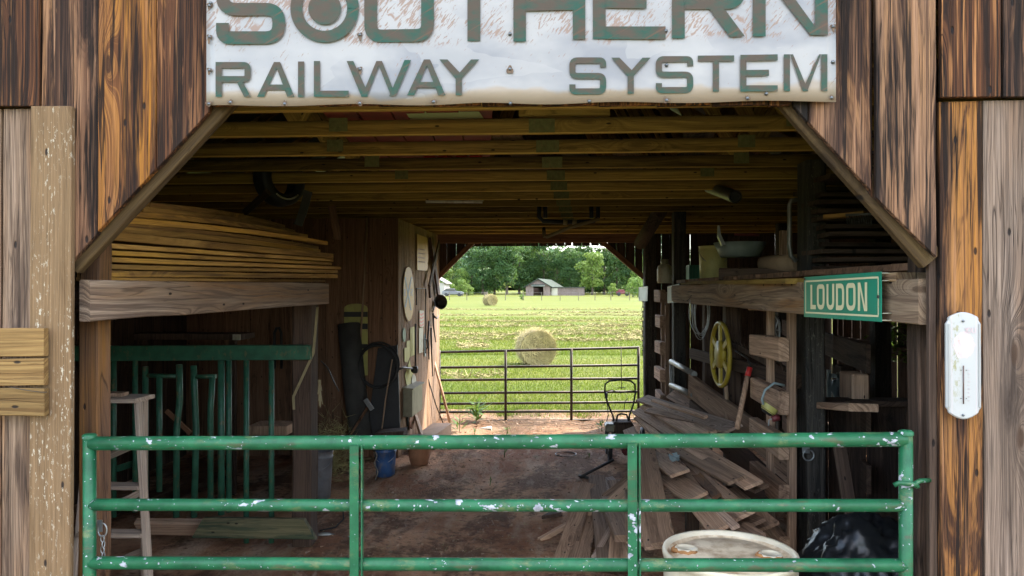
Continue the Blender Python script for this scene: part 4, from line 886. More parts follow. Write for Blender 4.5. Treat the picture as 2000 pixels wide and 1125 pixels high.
m = MB(); m.lathe([(.0005, -.05), (.03, -.05), (.045, -.03), (.05, 0), (.045, .03), (.0005, .04)], onwall(811, 722, .09), 14, wn_.to_track_quat('Z', 'Y').to_matrix()); m.tube([onwall(779, 721, .03), onwall(788, 718, .05), onwall(808, 720, .06)], .014, 8); m.build('knob', M['blacksteel'], lv)
fr = root('iron_bracket', onwall(823, 625, .02), 'thin iron bracket frame around the chevron plate', 'bracket')
m = MB(); m.tube([onwall(813.5, 596, .03), onwall(813.5, 563, .03), onwall(831.5, 564, .03), onwall(831.5, 690, .03)], .008, 6); m.build('bar', M['blacksteel'], fr)
m = MB(); m.tube([onwall(831, 662, .03), onwall(834, 664, .09), onwall(835, 678, .09), onwall(831.5, 683, .03)], .009, 6); m.build('handle', M['blacksteel'], fr)
tag(wallslab('green_strip', [(829, 652), (831.5, 652), (831.5, 696), (829, 696)], .012, .004, M['greyblue']), 'thin green strip beside the iron door handle', 'plate')
for k, (pts, lb) in enumerate([([(838, 627), (836, 660), (838, 702)], 'thin iron tool hanging highest near the wall end'), ([(846, 612), (847, 640), (851, 668)], 'bent iron hook tool hanging under the floodlight'), ([(842, 640), (843, 690), (845, 735)], 'long sickle-like iron hanging at the wall end'), ([(848, 618), (853, 622), (856, 617)], 'small upturned iron hook below the floodlight')]):
    m = MB(); m.tube([onwall(a, b, .03+.01*k) for a, b in pts], .016, 8, r1=.008); tag(m.build('iron_tool', M['blacksteel']), lb, 'tool', 'iron tools hung on the side wall')
eb = root('meter_box', onwall(798, 803, .1), 'olive grey metal meter box on the side wall', 'meter box')
p0 = onwall(785, 780, 0.0); c0 = onwall(796, 780, 0); m = MB()
bx0, bx1 = onwall(787, 755, .0), onwall(808, 755, .0); zt, zb = at(800, 752, 9.7).z, at(800, 806, 9.7).z
def bp(q, off, z): v = bx0.lerp(bx1, q)+wn_*off; return (v.x, v.y, z)
m.prism([bp(0, .0, zb), bp(1, .0, zb), bp(1, .12, zb), bp(0, .12, zb)], (0, 0, zt-zb)); m.build('case', M['boxgrey'], eb, bevel=.006)
m = MB(); m.prism([bp(-.06, .0, zt), bp(1.06, .0, zt), bp(1.06, .14, zt-.012), bp(-.06, .14, zt-.012)], (0, 0, .014)); m.build('lid', M['boxgrey'], eb)
m = MB(); m.tube([bp(.3, .02, zb), bp(.3, .02, zb-.15)], .012, 8); m.build('conduit', M['blacksteel'], eb)
wallthing('wooden_paddle', 'reddish wooden paddle hanging below the meter box', 'paddle', [(798, 808), (805, 806), (807, 824), (804, 838), (799, 836), (797, 824)], .02, .02, 'terracotta')
tag(board('leaning_board', at(806, 796, 10.0), at(829, 866, 9.5), .1, .03, (1, -.6, 0), M['tan']), 'short tan board leaning below the meter box', 'board')
stick('leaning_pole', 'pale pole leaning from the wall end across the back gate', 'pole', [(845, 695, 11.6), (862, 760, 11.4), (879, 826, 11.2)], .02, 'pile')
stick('thin_rod', 'thin dark rod slanting low on the side wall toward the back gate', 'rod', [(836, 740, 11.0), (851, 790, 11.3), (866, 828, 11.6)], .009, 'blacksteel')
m = MB(); a0, a1, a2, a3 = atz(812, 878, .03), atz(850, 878, .03), atz(882, 852, .03), atz(845, 852, .03); m.prism([a0, a1, a2, a3], (0, 0, .19)); tag(m.build('wooden_step', M['tan'], bevel=.006), 'tan wooden box step on the floor by the side wall', 'step')
pt = root('clay_pot', at(819, 902, 8.75), 'brown clay crock under a flat stone near the blue bucket', 'pot')
c = Vector((at(819, 902, 8.8).x, 8.8, .02)); m = MB(); m.lathe([(.0005, 0), (.1, 0), (.13, .12), (.135, .27), (.14, .3), (.12, .3), (.11, .05), (.0005, .05)], c, 20); m.build('body', M['terracotta'], pt)
m = MB(); m.prism([c+Vector((.17*math.cos(q)*(1+.15*math.sin(3*q)), .13*math.sin(q), .303)) for q in ang[:-1:5]], (0, 0, .035)); tag(m.build('flat_stone', M['stone'], bevel=.008), 'flat grey stone lying on the clay crock', 'stone')

# loose straw heap behind the corner post
def strands(c, spread, n, L, r_, up=.5):
    c = np.array(c); base = c+rng.normal(0, 1, (n, 3))*np.array(spread); base[:, 2] = np.abs(base[:, 2]-c[2])+c[2]
    d = rng.normal(0, 1, (n, 3)); d[:, 2] = np.abs(d[:, 2])*up; d /= np.linalg.norm(d, axis=1)[:, None]
    s = np.cross(d, rng.normal(0, 1, (n, 3))); s /= np.linalg.norm(s, axis=1)[:, None]+1e-9; l = L*rng.uniform(.5, 1.3, (n, 1))
    return np.stack([base-s*r_, base+s*r_, base+d*l], 1)
def tri_mesh(name, T, mat, parent=None, nv=3):
    n = len(T); v = T.reshape(-1, 3); lo, hi = v.min(0), v.max(0); o3 = np.array([(lo[0]+hi[0])/2, (lo[1]+hi[1])/2, lo[2]]); v = v-o3
    me = bpy.data.meshes.new(name); me.vertices.add(n*nv); me.vertices.foreach_set('co', v.astype(np.float32).ravel())
    me.loops.add(n*nv); me.loops.foreach_set('vertex_index', np.arange(n*nv, dtype=np.int32)); me.polygons.add(n)
    me.polygons.foreach_set('loop_start', np.arange(0, n*nv, nv, dtype=np.int32)); me.polygons.foreach_set('loop_total', np.full(n, nv, dtype=np.int32))
    me.materials.append(mat); me.update(calc_edges=True)
    return link(bpy.data.objects.new(name, me), parent, Matrix.Translation(Vector(o3)))
hh = tri_mesh('straw_heap', np.concatenate([strands(at(646, 880, 7.9), (.06, .15, .15), 450, .16, .003, .6), strands((at(646, 940, 7.9).x, 7.9, .1), (.12, .2, .2), 900, .16, .003, .6)]), M['straw'])
tag(hh, kind='stuff')

# ------------------------------------------------------------------ floor things
stick('white_tube', 'short white tube lying on the dirt near the back gate', 'tube', [(934, 841, 11.05), (960, 837, 11.05)], .035, 'tube', 14)
c = atz(1105, 887, .035); m = MB(); m.tube([c+Vector((.13*math.cos(q), .13*math.sin(q), 0)) for q in ang[:-1:2]], .007, 6, True); tag(m.build('wire_hoop', M['blacksteel']), 'thin dark hoop lying flat on the dirt', 'hoop')
c = atz(640, 1040, .04); m = MB(); m.tube([at(600, 1046, 6.1), at(640, 1044, 6.15), at(665, 1050, 6.2), at(690, 1052, 6.1)], .02, 8); tag(m.build('ground_pipe', M['tin']), 'grey pipe lying on the dirt right of the corner post', 'pipe')
m = MB(); m.tube([atz(625, 1036, .04), atz(655, 1030, .04), atz(671, 1014, .05), atz(670, 1000, .12)], .006, 6); tag(m.build('ground_cable', M['black']), 'thin black cable curling on the dirt', 'cable')
m = MB(); a0 = atz(1060, 1012, .04); m.prism([atz(1058, 1014, .04), atz(1078, 1003, .04), atz(1096, 1002, .04), atz(1094, 1008, .04)], (0, 0, .03)); tag(m.build('bark_piece', M['dark']), 'small dark wood splinter lying on the dirt', 'wood scrap')
def weed(label, px, py, h_, n, Y=None, kind='leaf'):
    c = atz(px, py, .02); T = []
    for k in range(n):
        a = random.uniform(0, 6.28); l = h_*random.uniform(.35, .7); z = random.uniform(.05, .85)*h_; o_ = Vector((math.cos(a), math.sin(a), random.uniform(-.1, .9)))
        b = c+Vector((random.uniform(-.02, .02), random.uniform(-.02, .02), z*.9)); s_ = o_.cross(Vector((0, 0, 1))).normalized()*l*.12
        T.append([b, b+o_*l*.5-s_, b+o_*l]); T.append([b, b+o_*l, b+o_*l*.5+s_])
    ro = root('weed_plant', c, label, 'weed')
    tri_mesh('foliage', np.array([[list(v) for v in t] for t in T]), M['weed'], ro)
    m = MB(); m.tube([c-Vector((0, 0, .02)), c+Vector((.01, 0, h_*.9))], .005, 5); m.build('stem', M['weed'], ro)
weed('tall leafy weed growing against the back gate', 930, 826, .42, 40); weed('broad young weed near the wooden step', 897, 845, .3, 14)
weed('low green weed near the white tube', 990, 848, .12, 18); weed('small weed sprout on the middle of the dirt', 985, 890, .16, 12)
weed('low weed tuft by the left foot of the back gate', 927, 850, .1, 14); weed('tiny weed in the tyre rut', 957, 945, .07, 8)
weed('small weed by the mower wheel', 1150, 893, .06, 8); weed('weed clump at the pile foot near the mower', 1175, 842, .18, 16)
# crumbs of dirt, straw and chips
n = 6500; X_ = rng.uniform(-2.4, 2.2, n); Y_2 = rng.uniform(5.2, 12.4, n); s = rng.gamma(2., .005, n)+.003
B_ = np.stack([X_, Y_2, np.array([dirt_z(a, b) for a, b in zip(X_, Y_2)])], 1)
T = []
for k in range(3):
    a = rng.uniform(0, 6.28, n); T.append(B_+np.stack([np.cos(a)*s, np.sin(a)*s, rng.uniform(.001, 1., n)*(s*.9+.004)], 1))
tag(tri_mesh('dirt_crumbs', np.stack(T, 1), M['pile']), kind='stuff')
n = 1600; X_ = rng.uniform(-2.6, 2., n); Y_2 = rng.uniform(5.2, 12., n); B_ = np.stack([X_, Y_2, np.array([dirt_z(a, b) for a, b in zip(X_, Y_2)])+.006], 1); a = rng.uniform(0, 6.28, n); l = rng.uniform(.03, .14, n)
d = np.stack([np.cos(a), np.sin(a), rng.uniform(0, .12, n)], 1)*l[:, None]; s_ = np.stack([-np.sin(a), np.cos(a), 0*a], 1)*.0025
tag(tri_mesh('straw_litter', np.stack([B_-s_, B_+s_, B_+d], 1), M['straw']), kind='stuff')

# ------------------------------------------------------------------ lawn mower
mw = root('push_mower', (at(1212, 880, 9.5).x, 9.5, 0), 'old push mower with black loop handle parked before the back gate', 'mower')
def mp(a, b, Y=9.5): return at(a, b, Y)
m = MB(); m.tube(fillet([tuple(q) for q in [mp(1200, 828, 9.3), mp(1197, 812), mp(1184, 780), mp(1180, 752), mp(1186, 744), mp(1212, 741), mp(1236, 744), mp(1241, 752), mp(1239, 785), mp(1229, 815), mp(1230, 828, 9.3)]], .05) if False else [mp(1200, 828, 9.3), mp(1197, 812), mp(1186, 785), mp(1181, 765), mp(1182, 750), mp(1190, 744), mp(1212, 742), mp(1232, 744), mp(1240, 751), mp(1241, 768), mp(1237, 790), mp(1229, 812), mp(1230, 828, 9.3)], .012, 8); m.build('handle', M['black'], mw)
m = MB(); m.tube([mp(1182, 764), mp(1196, 762), mp(1212, 768), mp(1226, 764), mp(1240, 763)], .005, 6); m.tube([mp(1184, 772), mp(1188, 810), mp(1184, 826)], .005, 6); m.tube([mp(1219, 800), mp(1220, 785), mp(1227, 777)], .005, 6); m.build('control_cable', M['black'], mw)
m = MB(); m.box(mp(1184, 772), (.035, .04, .07)); m.build('throttle', M['black'], mw)
m = MB(); m.tube([mp(1204, 822, 9.35), mp(1206, 811, 9.35), mp(1213, 808, 9.35), mp(1224, 810, 9.35), mp(1228, 822, 9.35)], .012, 8); m.build('lower_handle', M['black'], mw)
c = mp(1216, 850, 9.3); m = MB(); m.box((c.x, 9.35, .36), (.26, .3, .22)); m.build('grass_chute', M['dark'], mw, bevel=.03)
m = MB(); m.box((c.x-.16, 9.3, .4), (.12, .22, .1)); m.build('engine_cover', M['boxgrey'], mw, bevel=.02)
m = MB(); m.box((c.x+.1, 9.05, .2), (.3, .5, .1)); m.build('deck', M['maroon'], mw, bevel=.03)
for sx_ in (-.17, .28):
    for yy in (9.15, 9.6):
        cc = Vector((c.x+sx_, yy, .17)); wh = None
        m = MB(); Mx = Matrix(((0, 0, 1), (1, 0, 0), (0, 1, 0))); m.lathe([(.13, -.02), (.17, -.02), (.175, 0), (.17, .02), (.13, .02), (.13, -.02)], cc, 22, Mx); wh = m.build('wheel', M['black'], mw)
        m = MB(); m.lathe([(.0005, -.012), (.04, -.015), (.045, .015), (.0005, .012)], cc, 14, Mx)
        for k in range(5): q = k*2*math.pi/5; m.bar(cc, cc+Vector((0, math.cos(q)*.135, math.sin(q)*.135)), .022, .01, (1, 0, 0))
        m.build('rim', M['grey'], wh)

# ------------------------------------------------------------------ plank pile
def pk_(label, a, b, w, t=.022, n=(0, 0, 1), tone=0., bow=0., mat='pile', grp='old planks heaped on the right', skew=0., grey=0.):
    o = board('old_plank', at(*a), at(*b), w, t, n, M[mat], tone=tone, bow=bow, seg=6, jit=.002, skew=skew, grey=grey); return tag(o, label, 'plank', grp)
UP = (-.25, -.35, 1)
# upper heap
pk_('topmost wide grey plank across the right heap', (1254, 778, 8.3), (1432, 838, 5.75), .155, n=(-.35, -.2, 1), tone=-.3, grey=.4)
pk_('blackened plank leaning by the partition above the heap', (1312, 767, 8.2), (1418, 832, 6.6), .16, n=(-.8, -.3, 1), tone=.6)
pk_('second plank under the topmost wide one, blunt near end', (1262, 790, 8.1), (1370, 850, 5.95), .15, n=(-.35, -.3, 1), tone=0)
pk_('thin board beside the blunt plank in the upper heap', (1285, 784, 8.0), (1400, 842, 5.9), .1, n=(-.3, -.3, 1), tone=.2)
pk_('split grey plank low on the field side of the heap', (1246, 800, 8.1), (1345, 862, 6.1), .15, n=(-.5, -.3, 1), tone=.1)
pk_('darker plank under the split grey one', (1249, 812, 8.0), (1352, 905, 5.6), .13, n=(-.5, -.3, 1), tone=.3)
pk_('narrow batten along the outer side of the heap', (1252, 818, 7.8), (1312, 880, 6.0), .06, n=(-.6, -.3, 1), tone=-.1)
pk_('short plank end sticking out nearest the mower', (1228, 838, 7.9), (1262, 900, 6.6), .13, n=(-.4, -.3, 1), tone=.0)
pk_('long plank descending from the heap top to the gate middle', (1270, 850, 6.8), (1455, 1008, 4.4), .13, n=(-.45, -.3, 1), tone=-.1)
pk_('long thin batten running beside the descending plank', (1290, 858, 6.6), (1438, 985, 4.5), .055, n=(-.45, -.3, 1), tone=.2)
pk_('wide plank reaching out to the slat rack', (1335, 862, 6.0), (1472, 948, 4.75), .13, n=(-.3, -.3, 1), tone=.15)
pk_('grey plank resting just below the rack reaching plank', (1310, 868, 6.1), (1440, 938, 4.85), .13, n=(-.3, -.3, 1), tone=-.1)
pk_('short square plank end under the heap beside the rack', (1400, 915, 5.3), (1488, 955, 4.9), .12, n=(-.2, -.2, 1), tone=.1)
pk_('brown plank end low beside the rack', (1418, 960, 5.2), (1500, 1030, 4.6), .15, n=(-.3, -.3, 1), tone=-.1)
pk_('lower brown plank end beneath that one', (1380, 985, 5.2), (1478, 1022, 4.5), .12, n=(-.3, -.3, 1), tone=.2)
pk_('warped plank with curled bark in the heap centre', (1278, 885, 6.3), (1370, 958, 5.0), .14, n=(-.6, -.3, 1), tone=.35)
pk_('broken plank with square end in the heap centre', (1285, 893, 6.0), (1328, 925, 5.2), .14, n=(-.3, -.6, 1), tone=.1)
pk_('wide plank with ragged near end below the broken one', (1300, 930, 5.6), (1362, 972, 4.75), .15, n=(-.4, -.5, 1), tone=-.1)
pk_('thin dark batten across the heap centre', (1320, 905, 5.8), (1390, 998, 4.6), .05, n=(-.5, -.3, 1), tone=.2)
pk_('reddish splintered batten by the ragged plank', (1340, 905, 5.7), (1400, 970, 4.7), .06, n=(-.5, -.3, 1), tone=.0, mat='post')
pk_('broad plank standing steep behind the gate upright', (1258, 870, 6.0), (1296, 1062, 4.45), .15, n=(-.2, -1, .7), tone=-.25)
pk_('long plank under the broad steep one', (1248, 905, 5.9), (1275, 1070, 4.5), .1, n=(-.2, -1, .7), tone=.2)
pk_('cracked plank lying slantwise across the heap shoulder', (1268, 800, 7.6), (1388, 826, 6.2), .12, n=(-.4, -.3, 1), tone=.5)
pk_('pale thin lath on the heap shoulder beside the topmost plank', (1275, 782, 7.9), (1378, 815, 6.3), .04, n=(-.35, -.2, 1), tone=-.6)
pk_('dark plank end poking out under the mower side of the heap', (1240, 856, 7.0), (1290, 935, 5.7), .12, n=(-.6, -.5, 1), tone=.7)
pk_('slanted plank hanging off the heap front toward the drum', (1325, 940, 5.4), (1405, 1035, 4.3), .12, n=(-.4, -.5, 1), tone=.2)
pk_('narrow grey lath hanging beside the slanted plank', (1350, 945, 5.2), (1436, 1030, 4.25), .05, n=(-.4, -.4, 1), tone=-.4, grey=.4)
pk_('splintered plank low in the heap just over the drum rim', (1395, 1000, 4.8), (1475, 1052, 4.2), .13, n=(-.3, -.4, 1), tone=.4)
# lower fan of planks on the floor
G2 = 'planks fanned out on the dirt floor'
pk_('middle plank of the floor fan, pale and straight', (1165, 930, 7.2), (1186, 1100, 5.6), .155, n=(0, -.4, 1), tone=-.2, grp=G2, grey=.3)
pk_('plank of the floor fan just left of the middle, brown', (1158, 970, 6.9), (1130, 1105, 5.6), .14, n=(.1, -.3, 1), tone=0, grp=G2)
pk_('dark left plank of the floor fan', (1150, 945, 7.0), (1098, 1100, 5.65), .15, n=(.1, -.3, 1), tone=.35, grp=G2)
pk_('thin bar sticking out farthest toward the middle of the floor', (1178, 985, 6.6), (1053, 1056, 6.15), .05, .035, tone=.0, grp=G2)
pk_('ragged weathered plank lying crosswise behind the fan', (1178, 935, 7.4), (1205, 965, 7.0), .2, n=(0, -.5, 1), tone=-.5, grp=G2, grey=.8)
pk_('thick brown plank with sawn end at the gate upright', (1192, 975, 6.4), (1228, 1052, 5.3), .2, .05, n=(0, -.5, 1), tone=0, grp=G2)
pk_('dark narrow plank slanting over the fan top', (1250, 920, 6.7), (1182, 972, 6.5), .09, n=(-.3, -.6, 1), tone=.3, grp=G2)
pk_('brown plank crossing to the fan from the heap', (1248, 938, 6.4), (1185, 995, 6.2), .14, n=(-.3, -.6, 1), tone=.0, grp=G2)
pk_('thin grey lath lying over the right of the fan', (1232, 965, 6.6), (1160, 1090, 5.7), .05, n=(0, -.3, 1), tone=-.3, grp=G2, grey=.5)
pk_('wide dark plank at the back of the fan', (1205, 940, 7.2), (1225, 1005, 6.4), .18, n=(0, -.4, 1), tone=.6, grp=G2)
pk_('plank lying low beneath the gate upright', (1240, 960, 6.2), (1246, 1062, 5.2), .17, n=(0, -.5, 1), tone=.1, grp=G2)
pk_('low plank bottom right of the fan', (1215, 1010, 5.9), (1210, 1110, 5.3), .17, n=(0, -.3, 1), tone=.35, grp=G2)
pk_('short block lying under the sawn plank', (1228, 1052, 5.3), (1262, 1052, 5.3), .14, .08, n=(0, 0, 1), tone=.1, grp=G2)
# trestle that carries the heap
tr = root('trestle', (1.15, 6.2, 0), 'rough wooden trestle under the plank heap', 'trestle')
for y in (5.5, 7.4):
    board('crossbar', (.95, y, .62), (1.6, y, .62), .12, .06, (0, 0, 1), M['dark'], tr)
    for x_ in (1.02, 1.5): board('leg', (x_, y, 0), (x_, y, .57), .09, .08, (0, 1, 0), M['dark'], tr)
st_ = root('metal_tee', atz(1140, 930, .05), 'dark T-handled metal bar lying by the floor fan', 'bar')
m = MB(); m.tube([atz(1133, 932, .06), atz(1198, 898, .2)], .016, 8); m.build('shaft', M['blacksteel'], st_)
m = MB(); m.tube([atz(1131, 930, .05), atz(1150, 934, .05)], .018, 8); m.build('grip', M['blacksteel'], st_)
m = MB(); c = at(1318, 897, 5.6)
for k in range(14): m.add([c+Vector((random.uniform(-.05, .05), random.uniform(-.04, .04), random.uniform(-.03, .05))) for _ in range(3)], [(0, 1, 2)])
tag(m.build('plastic_scrap', M['greyblue']), 'crumpled grey plastic scrap on the plank heap', 'scrap')

# ------------------------------------------------------------------ white barrel
bc = at(1425, 1075, 3.29); br_ = root('barrel', (bc.x, bc.y, 0), 'cream plastic drum with stained lid just behind the green gate', 'barrel')
Rb, zt = .286, bc.z; C0 = Vector((bc.x, bc.y, 0)); m = MB()
m.lathe([(.0005, .03), (Rb*.92, .03), (Rb*.96, .06), (Rb*.99, .25), (Rb*1.015, .27), (Rb*.99, .29), (Rb, zt*.62), (Rb*1.02, zt*.64), (Rb, zt*.66), (Rb*.985, zt-.06), (Rb*.97, zt-.035), (Rb*1.0, zt-.03), (Rb*1.01, zt-.012), (Rb*.995, zt), (Rb*.95, zt-.002), (Rb*.93, zt-.02)], C0, 56); m.build('body', M['plastic'], br_)
m = MB(); m.lathe([(Rb*.93, zt-.02), (Rb*.9, zt-.03), (Rb*.82, zt-.028), (Rb*.78, zt-.018), (Rb*.4, zt-.014), (.0005, zt-.016)], C0, 56); m.build('lid', M['barreltop'], br_)
for px_, py_ in ((1340, 1072), (1505, 1084)):
    p = at(px_, py_, 1.0); p = atz(px_, py_, zt-.012); m = MB(); m.lathe([(.05, -.008), (.05, .004), (.046, .008), (.036, .008), (.034, .004), (.0005, .004)], p, 22); bu = m.build('bung', M['plastic'], br_)
    m = MB()
    m.tube([p+Vector(((.05+.008*math.sin(k*5))*math.cos(k*.3+2), (.05+.006*math.sin(k*3))*math.sin(k*.3+2), -.004+.003*math.sin(k*4))) for k in range(13)], .011, 7)
    m.build('rust_crust', M['rustmud'], bu)
# black bag
m = MB(); bm = bmesh.new(); bmesh.ops.create_icosphere(bm, subdivisions=5, radius=1)
c = at(1690, 1150, 3.55)
for v in bm.verts:
    d = v.co.copy(); f1 = mnoise.noise(d*2.2+Vector((5, 1, 2))); f2 = 1-abs(mnoise.noise(d*4.5+Vector((1, 7, 3)))); f3 = 1-abs(mnoise.noise(d*9+Vector((4, 2, 8))))
    v.co = Vector((d.x*.29, d.y*.26, d.z*.3))*(1+.14*f1+.22*(f2-.7)+.05*(f3-.7))
me = bpy.data.meshes.new('trash_bag'); bm.to_mesh(me); bm.free(); me.materials.append(M['bag']); me.polygons.foreach_set('use_smooth', [True]*len(me.polygons))
bag = link(bpy.data.objects.new('trash_bag', me), None, Matrix.Translation(Vector((c.x, c.y, c.z+.02)))); tag(bag, 'shiny black plastic bag slumped in the right bay', 'bag')
# ring on tarred post
rg = root('ring_hasp', at(1578, 885, 5.17), 'steel ring hasp on the big tarred post', 'ring')
m = MB(); m.box(at(1574, 878, 5.18), (.05, .006, .05)); m.build('plate', M['steel'], rg)
m = MB(); c = at(1579, 889, 5.14); m.tube([c+Vector((.036*math.cos(q), 0, .036*math.sin(q))) for q in ang[:-1:2]], .005, 6, True); m.build('ring', M['steel'], rg)

# ------------------------------------------------------------------ right bay things
yw = root('iron_handwheel', at(1407, 755, 6.6), 'yellow iron wheel with spokes hung on the right partition', 'wheel')
cw = at(1407, 692, 6.6); ax = Vector((-.99, -.06, 0)).normalized(); ux = Vector((ax.y, -ax.x, 0)).normalized(); uz = Vector((0, 0, 1)); RW = .275
# wheel seen obliquely: its face looks across the aisle
def wp(r, q, o=0.): return cw+ux*(r*math.cos(q))+uz*(r*math.sin(q))+ax*o
m = MB(); m.tube([wp(RW, q) for q in ang[:-1]], .02, 8, True); m.build('rim', M['yellow'], yw)
m = MB(); m.lathe([(.0005, .025), (.12, .02), (.125, 0), (.12, -.02), (.0005, -.02)], cw, 24, ax.to_track_quat('Z', 'Y').to_matrix()); m.build('hub', M['yellow'], yw)
for k in range(6): q = k*math.pi/3+.5; m = MB(); m.bar(wp(.1, q), wp(RW, q), .05, .02, ax); m.build('spoke', M['yellow'], yw)
axe = root('axe', at(1450, 840, 5.85), 'long wooden handle with red tip leaning on the partition', 'tool')
m = MB(); m.tube([at(1439, 838, 5.75), at(1460, 735, 5.9)], .02, 10); m.build('shaft', M['pile'], axe)
m = MB(); m.tube([at(1460, 735, 5.9), at(1464.5, 718, 5.92)], .023, 10); m.build('tip', M['red'], axe)
sl = root('trouble_light', at(1505, 815, 4.9), 'yellow and black work light hanging by its cord from the slat rack', 'lamp')
c = at(1506, 793, 4.92); dv = Vector((.3, -.55, -.75)).normalized(); m = MB(); m.lathe([(.0005, -.04), (.03, -.04), (.05, -.025), (.055, .0)], c, 18, Matrix.Rotation(.6, 3, 'Y') @ Matrix.Diagonal((1, .7, 1.5))); m.build('case', M['black'], sl)
m = MB(); m.lathe([(.056, .0), (.054, .02), (.045, .03), (.0005, .03)], c, 18, Matrix.Rotation(.6+math.pi, 3, 'Y') @ Matrix.Diagonal((1, .7, 1.5))); m.build('lens', M['lemon'], sl)
m = MB(); m.tube([at(1532, 753, 4.93), at(1512, 748, 4.92), at(1494, 762, 4.9), at(1488, 780, 4.9), at(1494, 798, 4.92)], .008, 8); m.build('cord', M['greyblue'], sl)
pl_ = root('red_plug', at(1515, 823, 4.93), 'dark red cord plug hanging below the work light', 'plug')
m = MB(); m.tube([at(1508, 818, 4.93), at(1522, 815, 4.93)], .022, 10); m.build('body', M['maroon'], pl_)
m = MB(); m.tube([at(1508, 818, 4.93), at(1502, 820, 4.93), at(1501, 832, 4.93)], .005, 6); m.build('cord', M['white'], pl_)
wc = root('wire_coil', at(1370, 665, 6.75), 'coil of thin wire hanging from the right bay beam', 'wire')
for k in range(6):
    c = at(1368+random.uniform(-5, 5), 612+random.uniform(-5, 6), 6.7); w_, h_ = random.uniform(.05, .09), random.uniform(.17, .23); m = MB(); m.tube([c+Vector((w_*math.cos(q), .02*math.sin(q+k), h_*math.sin(q))) for q in ang[:-1:2]], .0035, 5, True); m.build('loop', M['steel'], wc)
m = MB()
for k in range(9): a = at(1369, 566, 6.68); m.tube([a, a+Vector((random.uniform(-.13, .13), random.uniform(-.04, .02), random.uniform(-.12, .06)))], .003, 4)
m.build('wire_end', M['blacksteel'], wc)
hr = root('hay_rake', at(1470, 700, 6.1), 'old toothed hay rake head hung behind the slat rack', 'rake')
ra, rb = at(1432, 672, 6.6), at(1530, 722, 5.5); m = MB(); m.bar(ra, rb, .05, .04, (1, 0, 0)); m.build('head', M['dark'], hr)
for k in range(13): p = ra.lerp(rb, k/12); m = MB(); m.tube([p, p+Vector((-.03, 0, .06)), p+Vector((-.02, 0, .1))], .006, 5, r1=.003); m.build('tooth', M['dark'], hr)
m = MB(); m.tube([at(1436, 685, 6.4), at(1460, 700, 6.1), at(1466, 716, 6.0)], .008, 6); m.build('hook', M['blacksteel'], hr)
stick('tool_handle', 'pale wooden handle hanging under the yellow wheel', 'handle', [(1418, 752, 6.5), (1421, 800, 6.45), (1420, 822, 6.4)], .018, 'tan')
pail('pail', 'pale yellow plastic pail with faded print on the loft shelf', 'pail', 1393, 481, 553, 54, 7.45, 'yellowpail', .92)
jg = root('jug', at(1298, 553, 9.7), 'white gas bottle standing above the far slat rack', 'bottle')
c = at(1298, 553, 9.7); m = MB(); m.lathe([(.0005, 0), (.09, 0), (.098, .03), (.098, .17), (.085, .22), (.05, .245), (.03, .25), (.03, .28), (.0005, .28)], c, 22); m.build('body', M['cream'], jg)
m = MB(); m.lathe([(.045, .24), (.05, .25), (.05, .31), (.046, .31)], c, 14); m.build('collar', M['boxgrey'], jg)
m = MB(); cc = at(1354, 549, 9.2); m.box((cc.x, 9.2, cc.z+.1), (.14, .2, .19)); 
crt = m.build('crate', M['crateg'], root('plastic_crate', (cc.x, 9.2, cc.z), 'green plastic crate behind the yellow pail', 'crate'))
for k in range(4): m = MB(); m.box((cc.x-.056+k*.037, 9.095, cc.z+.1), (.012, .012, .17)); m.build('rib', M['crateg'], crt.parent)
lg = root('paper_roll', at(1520, 530, 5.7), 'pale roll with spiral end lying on the loft shelf', 'roll')
m = MB(); m.tube([at(1491, 515, 5.8), at(1560, 513, 5.5)], .062, 18); m.build('body', M['tan'], lg)
m = MB(); m.lathe([(.03, 0), (.035, .004), (.055, .004), (.06, 0)], at(1490.5, 515, 5.8), 18, (at(1490, 515, 5.8)-at(1560, 513, 5.5)).normalized().to_track_quat('Z', 'Y').to_matrix()); m.build('end_ring', M['pile'], lg)
tag(board('shelf_timber', at(1410, 536, 6.0), at(1552, 536, 5.6), .1, .1, (0, 0, 1), M['dark'], tone=-.3), 'dark timber lying along the shelf below the roll', 'timber')
m = MB(); m.lathe([(.0005, 0), (.16, 0), (.22, .12), (.23, .12), (.17, -.01), (.0005, -.01)], at(1445, 500, 6.8), 24); tag(m.build('basin', M['greyblue']), 'dark basin turned on the shelf behind the yellow pail', 'basin')
m = MB(); m.prism([at(1404, 440, 6.6), at(1406, 440, 6.6), at(1408, 458, 6.6), at(1418, 478, 6.6), at(1410, 479, 6.6), at(1403, 462, 6.6)], (0, .05, 0)); tag(m.build('sickle_blade', M['steel']), 'pale curved blade standing above the pail', 'blade')
stick('red_bar', 'thin reddish bar lying high over the shelf', 'bar', [(1434, 458, 6.8), (1483, 459, 6.7)], .012, 'maroon')
m = MB()
for k in range(3): m.span(at(1526+k*9, 450, 5.9)+Vector((0, k*.02, 0)), at(1533+k*9, 500, 5.9)+Vector((0, .06, 0)))
tag(m.build('upright_boards', M['pile']), 'three board ends standing upright by the bent pipe', 'boards')
stick('bent_pipe', 'bent pipe hanging beside the big tarred post', 'pipe', [(1556, 390, 5.3), (1545, 392, 5.3), (1542, 400, 5.3), (1542, 480, 5.3), (1545, 500, 5.3), (1556, 510, 5.3)], .016, 'tin')
stick('hung_log', 'dark round log slung under the joists by the back post', 'log', [(1250, 476, 9.3), (1290, 412, 8.6)], .08, 'dark', 14)
hl = root('hung_pipe', at(1420, 385, 6.4), 'wide dark pipe slung under the joists with its mouth to the doorway', 'pipe')
m = MB(); a_, b_ = at(1436, 384, 6.0), at(1385, 366, 7.2); m.tube([a_, b_], .052, 16, caps=False); m.tube([b_, a_], .044, 16, caps=False); m.build('barrel', M['tin'], hl)
